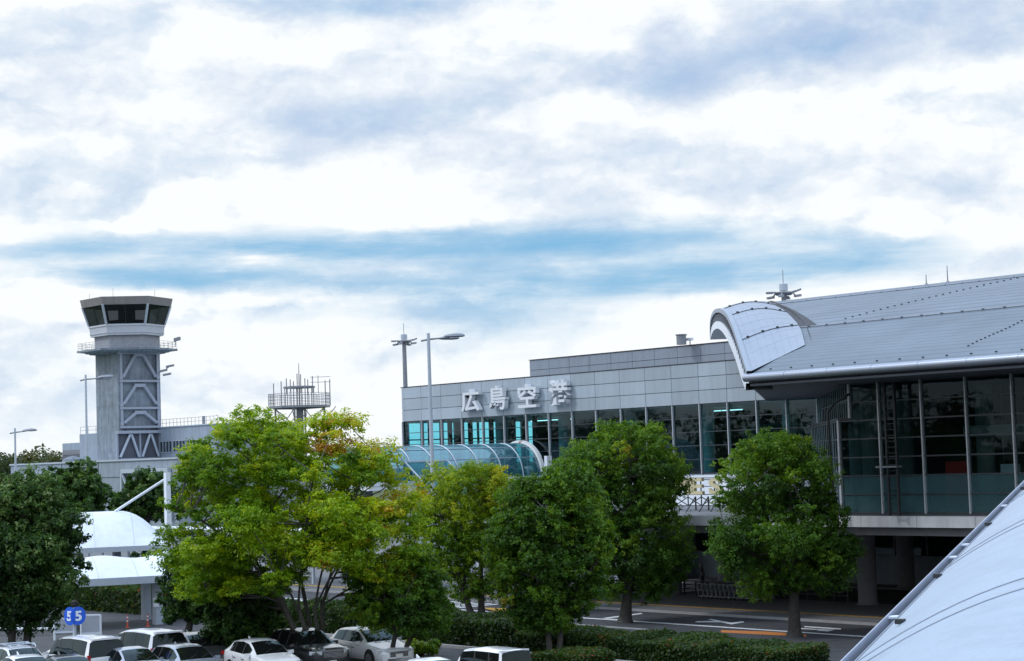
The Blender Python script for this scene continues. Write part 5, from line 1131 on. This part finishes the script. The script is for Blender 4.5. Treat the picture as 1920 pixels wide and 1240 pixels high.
# ------------------------------------------------------------------ trees
def leaf_mesh(name, centres, radii, counts, flat, leaf, tints, tspread, mat_, parent, rng, outc=None, up=.5, core=None, shell=.45, sub=0):
    n = int(sum(counts)); idx = np.repeat(np.arange(len(counts)), counts)
    d = rng.normal(size=(n, 3)); d /= np.linalg.norm(d, axis=1)[:, None]
    C = centres[idx]; rad = radii[idx][:, None]; stint = 0
    if sub:
        # every clump is a bunch of small leaf sprays
        ks = np.maximum(3, np.asarray(counts) // sub); st = np.r_[0, np.cumsum(ks)]; m = st[-1]
        sd = rng.normal(size=(m, 3)); sd /= np.linalg.norm(sd, axis=1)[:, None]; sr = rng.random(m) ** shell; so_ = sd * sr[:, None]
        sj = st[idx] + (rng.random(n) * ks[idx]).astype(int)
        off = (so_[sj] + d * (rng.random(n) ** .6)[:, None] * (.20 + .14 * rng.random(m))[sj][:, None]) * rad; d = sd[sj] * .7 + d * .5
        off[:, 2] *= flat; stint = rng.normal(size=m)[sj] * tspread
    else:
        off = d * (rng.random(n) ** shell)[:, None] * rad; off[:, 2] *= flat
    p = C + off
    nrm = d * .7 + rng.normal(size=(n, 3)) * .55; nrm[:, 2] += up; nrm /= np.linalg.norm(nrm, axis=1)[:, None]
    a = np.cross(nrm, rng.normal(size=(n, 3))); a /= np.linalg.norm(a, axis=1)[:, None]; b_ = np.cross(nrm, a)
    s = leaf * (.65 + .7 * rng.random(n))[:, None]
    V = np.empty((n, 4, 3)); V[:, 0] = p - a * s * .55; V[:, 1] = p + b_ * s * .30 + nrm * s * .10; V[:, 2] = p + a * s * .55 - nrm * s * .05; V[:, 3] = p - b_ * s * .30 + nrm * s * .10
    tint = np.clip(tints[idx] + stint + rng.normal(size=n) * tspread * .8, 0, 1)
    root = parent
    V = V.reshape(-1, 3) - np.array(root.location if root else (0, 0, 0))
    me = bpy.data.meshes.new(name); me.vertices.add(n * 4); me.vertices.foreach_set('co', V.ravel().astype(np.float32)); me.loops.add(n * 4); me.loops.foreach_set('vertex_index', np.arange(n * 4, dtype=np.int32)); me.polygons.add(n); me.polygons.foreach_set('loop_start', np.arange(0, n * 4, 4, dtype=np.int32))
    try: me.polygons.foreach_set('loop_total', np.full(n, 4, dtype=np.int32))
    except Exception: pass
    me.update(calc_edges=True); at_ = me.attributes.new('tint', 'FLOAT', 'FACE'); at_.data.foreach_set('value', tint.astype(np.float32)); me.materials.append(mat_)
    o = bpy.data.objects.new(name, me); COL.objects.link(o)
    if root: o.parent = root
    return o
def bez(p0, p1, p2, n=7): return [p0 * (1 - t) ** 2 + p1 * 2 * t * (1 - t) + p2 * t * t for t in np.linspace(0, 1, n)]
def tree(label, base_px, rows, seed, leafm, bark, stems=1, fork=.25, ncl=70, per=330, flat=.75, leaf=.24, rc=1.0, tint=(.35, .2), tsp=.13, group='trees along the car park', tr=.2, tintfn=None, depth_k=.9, spread=.35, z0=0.0, name='tree', cat='tree', hollow=.25, toppx=None, hole=None, dep=None, up=.5, shell=.45, limb=9):
    rng = np.random.default_rng(seed); base = np.array(on_z(*base_px, z0)) if dep is None else np.array([*at(base_px[0], base_px[1], dep)[:2], 0.0])
    d = (np.array(base) - np.array(EYE)) @ np.array(FWD)
    t = thing(name, label, cat, tuple(base), group)
    zs, cs, rs = [], [], []
    for y, xl, xr in rows:
        P = np.array(at((xl + xr) / 2, y, d)); zs.append(P[2]); cs.append((P - base) @ np.array(RH)); rs.append((xr - xl) / 2 * d / FPX)
    zs, cs, rs = (np.array(v)[::-1] for v in (zs, cs, rs)); top = zs[-1]; bot = zs[0]
    rh, fh = np.array(RH), np.array(FH)
    pts = []; tries = 0; dmin = rc * .78; z = bot + rc * .5
    while z < top - rc * flat * .6:
        for sg in (-1, 1):
            R = np.interp(z, zs, rs) - rc * (.45 + .35 * rng.random()); c = np.interp(z, zs, cs)
            if R > rc * .4: p = base + rh * (c + sg * R) + fh * (rng.normal() * R * .25); p[2] = z + rng.normal() * .15; pts.append(p)
        z += rc * (.75 + .35 * rng.random())
    w = rs / rs.sum()
    while len(pts) < ncl and tries < 20000:
        tries += 1; z = np.interp(rng.random(), np.r_[0, np.cumsum((rs[1:] + rs[:-1]) / 2 * np.diff(zs)) / np.sum((rs[1:] + rs[:-1]) / 2 * np.diff(zs))], zs)
        R = max(.05, np.interp(z, zs, rs) - rc * .5); c = np.interp(z, zs, cs); a = rng.random() * 2 * math.pi; q = math.sqrt(hollow ** 2 + (1 - hollow ** 2) * rng.random())
        z = min(max(z, bot + rc * flat * .5), top - rc * flat * .75)
        p = base + rh * (c + R * q * math.cos(a)) + fh * (R * depth_k * q * math.sin(a)); p[2] = z
        if all(np.sum((p - k) ** 2 * np.array([1, 1, 1.6])) > dmin ** 2 for k in pts): pts.append(p)
        elif tries % 400 == 0: dmin *= .93
    if toppx is not None:
        keep = []
        for p in pts:
            q = Vector(p) - EYE; zc = q.dot(FWD); X_, Y_ = 960 + FPX * q.dot(RIGHT) / zc, 620 + FPX * q.dot(DOWN) / zc
            if Y_ - rc * flat * .8 * FPX / zc > np.interp(X_, [a for a, _ in toppx], [b_ for _, b_ in toppx]): keep.append(p)
            if hole is not None and keep and keep[-1] is p and hole[0] < X_ < hole[1] and Y_ > hole[2]: keep.pop()
        pts = keep
    C = np.array(pts); radii = rc * (.58 + .72 * rng.random(len(C))); cnt = (per * (radii / rc) ** 2).astype(int)
    tv = np.clip(rng.normal(tint[0], tint[1], len(C)), 0, 1)
    if tintfn is not None:
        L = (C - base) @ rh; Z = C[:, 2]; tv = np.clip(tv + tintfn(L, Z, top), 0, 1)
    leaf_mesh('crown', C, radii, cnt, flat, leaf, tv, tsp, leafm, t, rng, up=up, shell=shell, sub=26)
    # stems, limbs and twigs in one continuous trunk mesh
    b = MB(); samples = []; fz = bot + (top - bot) * fork if fork >= 0 else bot
    ctr = base + rh * np.interp(fz, zs, cs)
    order = [int(np.argmax(C[:, 2]))]
    while len(order) < min(limb, len(C)):
        dd = np.min([np.sum((C - C[k]) ** 2, axis=1) for k in order], axis=0); order.append(int(np.argmax(dd)))
    starts = []
    for i in range(stems):
        a = 2 * math.pi * i / stems + .5; k = spread if stems > 1 else 0
        bp_ = base + (rh * math.cos(a) + fh * math.sin(a)) * (tr * 1.3 if stems > 1 else 0)
        tp = base + (ctr - base) * .5 + (rh * math.cos(a) + fh * math.sin(a)) * k * (1.0 + .5 * rng.random()) + rh * rng.normal() * .15; tp[2] = base[2] + (fz - base[2]) * (.85 + .3 * rng.random())
        mid = (bp_ * .6 + tp * .4); mid[:2] = bp_[:2] * .7 + tp[:2] * .3
        path = bez(bp_, mid, tp, 8); rr_ = tr / math.sqrt(stems) * (1.1 if stems > 1 else 1); rads = list(np.linspace(rr_ * (1.35 if stems == 1 else 1.1), rr_ * .75, 8)); rads[0] *= 1.3
        b.tube(path, rads, 9); starts.append((tp, rr_ * .72)); 
    for q, k in enumerate(order):
        st, r0 = min(starts, key=lambda s_: np.sum((s_[0] - C[k])[:2] ** 2) + .2 * rng.random()); tgt = C[k]
        mid = st + (tgt - st) * np.array([.35, .35, .62]) + rng.normal(size=3) * .25
        path = bez(st - np.array([0, 0, .25]), mid, tgt, 10); b.tube(path, list(np.linspace(r0 * .62, .035, 10)), 6, cap=False)
        for i, p in enumerate(path[2:]): samples.append((p, r0 * .62 * (1 - (i + 2) / 10) + .02))
    SPp = np.array([s_[0] for s_ in samples])
    for k in range(len(C)):
        if k in order: continue
        dd = np.sum((SPp - C[k]) ** 2, axis=1) + np.where(SPp[:, 2] > C[k][2] - .2, 6.0, 0); i = int(np.argmin(dd)); st = SPp[i]; mid = st + (C[k] - st) * np.array([.5, .5, .35]) + rng.normal(size=3) * .12
        b.tube(bez(st, mid, C[k], 6), list(np.linspace(min(.06, samples[i][1]), .018, 6)), 5, cap=False)
    b.build('trunk', bark, t, smooth=60)
    return t
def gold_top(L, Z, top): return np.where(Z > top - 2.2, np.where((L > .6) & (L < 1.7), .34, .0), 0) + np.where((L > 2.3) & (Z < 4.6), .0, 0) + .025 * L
T1rows = [(752, 590, 640), (775, 425, 660), (800, 370, 668), (825, 338, 712), (850, 332, 728), (880, 332, 752), (910, 325, 776), (940, 298, 795), (970, 285, 806), (1000, 292, 812), (1030, 300, 812), (1060, 310, 805), (1085, 325, 785), (1105, 345, 745), (1128, 400, 690)]
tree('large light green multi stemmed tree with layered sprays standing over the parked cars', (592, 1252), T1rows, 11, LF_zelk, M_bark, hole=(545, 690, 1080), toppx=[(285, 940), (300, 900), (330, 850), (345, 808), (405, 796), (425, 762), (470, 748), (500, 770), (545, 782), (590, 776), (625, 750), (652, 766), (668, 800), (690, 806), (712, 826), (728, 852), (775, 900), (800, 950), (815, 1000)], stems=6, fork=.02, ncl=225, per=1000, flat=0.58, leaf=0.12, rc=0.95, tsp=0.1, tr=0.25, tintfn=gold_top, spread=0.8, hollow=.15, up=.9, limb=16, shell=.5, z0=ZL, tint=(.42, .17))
tree('dark glossy evergreen tree at the left edge on two leaning trunks', (34, 1246), [(888, 20, 75), (910, -10, 110), (940, -40, 128), (970, -60, 140), (1000, -70, 150), (1040, -75, 165), (1070, -75, 172), (1100, -60, 160), (1130, -40, 135), (1160, -20, 90), (1175, 0, 60)], 5, LF_dark, M_bark2, stems=2, fork=.12, ncl=110, per=900, flat=.85, leaf=0.145, rc=0.85, tint=(.38, .18), tsp=0.15, tr=0.25, spread=0.4, tintfn=lambda L, Z, top: np.where(Z > top - 2.5, .22, 0), z0=ZL)  # tintfn paints gloss highlights into the leaf colour of the top clumps
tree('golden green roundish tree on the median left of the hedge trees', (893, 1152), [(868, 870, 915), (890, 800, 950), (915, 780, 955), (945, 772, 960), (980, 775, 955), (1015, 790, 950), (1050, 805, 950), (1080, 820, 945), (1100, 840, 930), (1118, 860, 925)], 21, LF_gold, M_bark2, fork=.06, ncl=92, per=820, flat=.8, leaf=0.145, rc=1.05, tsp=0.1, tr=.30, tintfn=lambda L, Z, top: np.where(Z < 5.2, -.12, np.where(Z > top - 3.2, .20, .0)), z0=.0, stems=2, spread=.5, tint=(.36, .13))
tree('dense dark green round tree with forked trunk in front of the long hedge', (1040, 1234), [(878, 1000, 1070), (895, 970, 1105), (925, 945, 1125), (960, 930, 1135), (1000, 922, 1140), (1040, 918, 1142), (1075, 915, 1138), (1105, 920, 1128), (1135, 940, 1110), (1160, 975, 1085), (1185, 1000, 1065)], 31, LF_camph, M_bark, stems=2, fork=.10, ncl=150, per=950, flat=.85, leaf=0.115, rc=0.68, tint=(.32, .14), tsp=0.1, tr=0.17, spread=0.3, tintfn=lambda L, Z, top: np.where(np.abs(L) > 1.7, .16, -.03), z0=ZL)
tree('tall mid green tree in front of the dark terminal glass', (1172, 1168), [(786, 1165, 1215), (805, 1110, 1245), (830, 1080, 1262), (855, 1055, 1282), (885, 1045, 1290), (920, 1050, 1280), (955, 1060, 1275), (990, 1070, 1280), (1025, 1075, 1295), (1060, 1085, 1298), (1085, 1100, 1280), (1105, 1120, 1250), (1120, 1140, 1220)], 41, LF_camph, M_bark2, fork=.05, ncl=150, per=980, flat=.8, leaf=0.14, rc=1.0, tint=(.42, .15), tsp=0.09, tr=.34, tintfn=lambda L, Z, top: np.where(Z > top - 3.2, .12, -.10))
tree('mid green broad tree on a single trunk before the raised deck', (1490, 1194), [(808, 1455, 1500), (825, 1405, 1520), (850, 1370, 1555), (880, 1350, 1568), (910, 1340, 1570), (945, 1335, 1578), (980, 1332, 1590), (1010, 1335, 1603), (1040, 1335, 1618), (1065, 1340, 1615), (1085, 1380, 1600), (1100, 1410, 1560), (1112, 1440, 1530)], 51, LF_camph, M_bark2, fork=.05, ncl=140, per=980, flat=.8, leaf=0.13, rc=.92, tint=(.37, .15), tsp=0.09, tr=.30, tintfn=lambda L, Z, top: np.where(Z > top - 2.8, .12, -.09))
tree('bushy olive green tree with V shaped trunks in front of the white estate car bonnet', (738, 1250), [(1035, 745, 800), (1060, 690, 825), (1085, 650, 840), (1110, 640, 848), (1135, 645, 850), (1155, 680, 848), (1172, 740, 840)], 61, LF_camph, M_bark2, stems=2, fork=.02, ncl=80, per=720, flat=.8, leaf=0.125, rc=0.7, tint=(.42, .14), tsp=0.1, tr=0.15, spread=0.42, tintfn=lambda L, Z, top: np.where((np.abs(L - .2) < .7) & (Z > top - 1.2), .42, -.06), z0=ZL)
tree('small dark green tree between the white hatchback and the silver estate', (415, 1250), [(1098, 450, 490), (1115, 405, 520), (1140, 385, 535), (1165, 378, 538), (1190, 380, 520), (1210, 385, 475), (1225, 395, 450)], 71, LF_dark, M_bark2, fork=.1, ncl=55, per=600, flat=.8, leaf=0.15, rc=0.66, tint=(.45, .14), tsp=0.1, tr=0.16, z0=ZL)
tree('dark green tree below the canopy column behind the parked cars', (352, 1190), [(1040, 320, 380), (1060, 302, 420), (1090, 298, 440), (1120, 300, 440), (1145, 310, 425), (1160, 330, 400)], 81, LF_dark, M_bark2, fork=.1, ncl=48, per=300, flat=.85, leaf=.3, rc=1.0, tint=(.34, .12), tsp=.16, tr=.2)
tree('round dark tree before the long low block left of the control tower', (148, 980), [(868, 110, 145), (885, 92, 168), (905, 80, 185), (925, 75, 205), (945, 80, 212), (965, 100, 210)], 91, LF_dark, M_bark2, fork=.1, ncl=50, per=280, flat=.85, leaf=.42, rc=1.5, tint=(.42, .12), tsp=.14, tr=.3, dep=178, group='trees by the canopies')
tree('low dark tree beneath the tower behind the slanting strut', (268, 985), [(885, 250, 300), (898, 225, 318), (915, 216, 325), (935, 212, 330), (955, 220, 330), (972, 235, 320)], 92, LF_dark, M_bark2, fork=.1, ncl=44, per=280, flat=.85, leaf=.40, rc=1.4, tint=(.45, .12), tsp=.14, tr=.3, dep=172, group='trees by the canopies')
tree('small brownish tree at the far left behind the white mast', (10, 985), [(880, -30, 20), (895, -45, 30), (915, -50, 62), (940, -50, 66), (960, -40, 50)], 93, LF_far, M_bark2, fork=.1, ncl=40, per=220, flat=.85, leaf=.42, rc=1.3, tint=(.5, .2), tsp=.2, tr=.25, dep=185, group='trees by the canopies')
tree('dark tree seen beneath the upper canopy roof', (285, 1130), [(1030, 240, 330), (1060, 225, 345), (1090, 235, 345)], 94, LF_dark, M_bark2, fork=.1, ncl=30, per=220, flat=.85, leaf=.36, rc=1.2, tint=(.3, .12), tsp=.14, tr=.2, dep=166, group='trees by the canopies')

# ------------------------------------------------------------------ hedges and shrubs
def hedge(name, label, cat, x0, x1, y0, y1, h, n, leaf, seed, lm=None, tint=.45, group='clipped hedges', wob=.12, zb=0.0):
    rng = np.random.default_rng(seed); t = thing(name, label, cat, ((x0 + x1) / 2, (y0 + y1) / 2, zb), group); W_, D_ = x1 - x0, y1 - y0
    areas = np.array([W_ * D_, W_ * h, W_ * h, D_ * h, D_ * h]); f = rng.choice(5, n, p=areas / areas.sum()); u, v = rng.random(n), rng.random(n); P = np.empty((n, 3))
    P[:, 0] = np.where(f < 3, x0 + u * W_, np.where(f == 3, x0, x1)); P[:, 1] = np.where(f == 0, y0 + v * D_, np.where(f == 1, y0, np.where(f == 2, y1, y0 + u * D_))); P[:, 2] = np.where(f == 0, h, v * h)
    bump = wob * (np.sin(P[:, 0] * 1.9 + seed) + np.sin(P[:, 0] * .7 + P[:, 1] * 1.3) + .6 * np.sin(P[:, 0] * 4.1 + P[:, 2] * 3)); P[:, 2] += np.where(f == 0, bump * .8, bump * .3 * P[:, 2] / h); P[:, 1] += np.where(f == 1, -bump * .5, np.where(f == 2, bump * .5, 0))
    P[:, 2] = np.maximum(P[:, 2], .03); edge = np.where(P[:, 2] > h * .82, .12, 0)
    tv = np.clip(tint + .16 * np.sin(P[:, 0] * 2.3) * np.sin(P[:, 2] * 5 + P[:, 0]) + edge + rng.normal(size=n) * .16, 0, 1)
    P[:, 2] += zb
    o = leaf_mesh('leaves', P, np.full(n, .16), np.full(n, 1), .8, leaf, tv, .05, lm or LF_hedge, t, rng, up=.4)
    b = MB(); g = .14; nx = max(8, int(W_ / .5)); rows = []
    for i in range(nx + 1):
        x = x0 + g + (W_ - 2 * g) * i / nx; q = wob * (math.sin(x * 1.9 + seed) + math.sin(x * .7)) * .6; rows.append([(x, y0 + g, zb), (x, y0 + g, zb + h * .6 + q * .4), (x, y0 + g * 1.3, zb + h - g + q), (x, y1 - g * 1.3, zb + h - g + q), (x, y1 - g, zb + h * .6 + q * .4), (x, y1 - g, zb)])
    b.grid(rows); b.add(rows[0], [tuple(range(6))]); b.add(rows[-1], [tuple(reversed(range(6)))]); b.build('branches', mat('hedge twigs', (.018, .024, .010), .95, 0, .4, 6), t)
    return t
xR = on_z(1572, 1240, ZL).x
hedge('hedge', 'long clipped dark hedge with reddish tips before the airport road at lower right', 'hedge', -65.0, xR + 1.0, 53.2, 56.3, 0.84, 42000, .13, 1, tint=.45, zb=ZL, wob=.09)
hedge('hedge', 'older darker hedge behind the round tree and boxy white car', 'hedge', -76.4, -65.4, 53.35, 55.9, 1.18, 20000, .15, 2, tint=.36, zb=ZL)
hedge('hedge', 'hedge running behind the white estate car and olive tree', 'hedge', -88.2, -76.7, 53.35, 55.5, 1.27, 14000, .16, 3, tint=.34, zb=ZL)
a = on_z(1035, 1246); c = on_z(1195, 1246)
hedge('hedge', 'low near hedge with orange tips at the bottom edge under the round tree', 'hedge', on_z(1030, 1250, ZL).x, on_z(1190, 1250, ZL).x, 49.3, 51.0, 0.66, 9000, .12, 4, tint=.6, wob=.06, zb=ZL)
a = on_z(160, 1152); c = on_z(300, 1158)
hedge('hedge', 'dark clipped hedge with rusty top under the white canopies', 'hedge', -142, -112.2, 66.2, 69.2, 1.75, 14000, .26, 6, tint=.48)
def shrub(px, py, w, h, label, n, seed, lm, tint):
    rng = np.random.default_rng(seed); p = on_z(px, py, ZL); t = thing('shrub', label, 'shrub', p, 'low shrubs'); C = np.array([[p.x + rng.normal() * w * .3, p.y + rng.normal() * w * .3, ZL + h * (.3 + .35 * rng.random())] for _ in range(9)]); leaf_mesh('leaves', C, np.full(9, h * .42), np.full(9, n // 9), .8, .17, rng.normal(tint, .1, 9), .14, lm, t, rng)
    b = MB(); 
    for q in C: b.tube([(p.x, p.y, ZL), tuple(q)], [.03, .012], 5)
    b.build('stem', M_bark2, t)
shrub(785, 1231, 1.3, .8, 'small yellowish shrub beside the white estate car bonnet', 2400, 8, LF_gold, .5)
shrub(955, 1246, .9, .45, 'bright green low shrub touching the boxy white car', 1500, 9, LF_zelk, .5)
# ------------------------------------------------------------------ woods far off, and behind the viewer (seen in the glass)
def woods(name, label, pts, n, leaf, rad, seed, hmin, hmax):
    rng = np.random.default_rng(seed); m = len(pts); C = []
    for (x, y) in pts: h = hmin + (hmax - hmin) * rng.random(); C += [(x, y, h), (x + rng.normal() * rad * .6, y + rng.normal() * rad * .6, h * .55), (x + rng.normal() * rad, y + rng.normal() * rad, h * .25)]
    C = np.array(C); o = leaf_mesh(name, C, rad * (.7 + .5 * rng.random(len(C))), np.full(len(C), n // len(C)), .85, leaf, np.clip(rng.normal(.45, .22, len(C)), 0, 1), .12, LF_far, None, rng); tag(o, label, 'woods', kind='stuff'); return o
rng = np.random.default_rng(3); pl = []
for i in range(46):
    px = -220 + i * 7.4; d = 430 + 70 * rng.random(); P = at(px, 870, d); pl.append((P.x, P.y))
woods('woodland', 'low green woods on the skyline at far left', pl, 26000, 1.0, 4.4, 4, 10.3, 13.2)
pl = [(-470 + 5.2 * i + 3 * rng.normal(), -95 - 45 * rng.random()) for i in range(150)]
woods('woodland', 'belt of trees behind the viewer mirrored in the terminal glass', pl, 60000, 1.6, 6.5, 5, 11.5, 17.5)
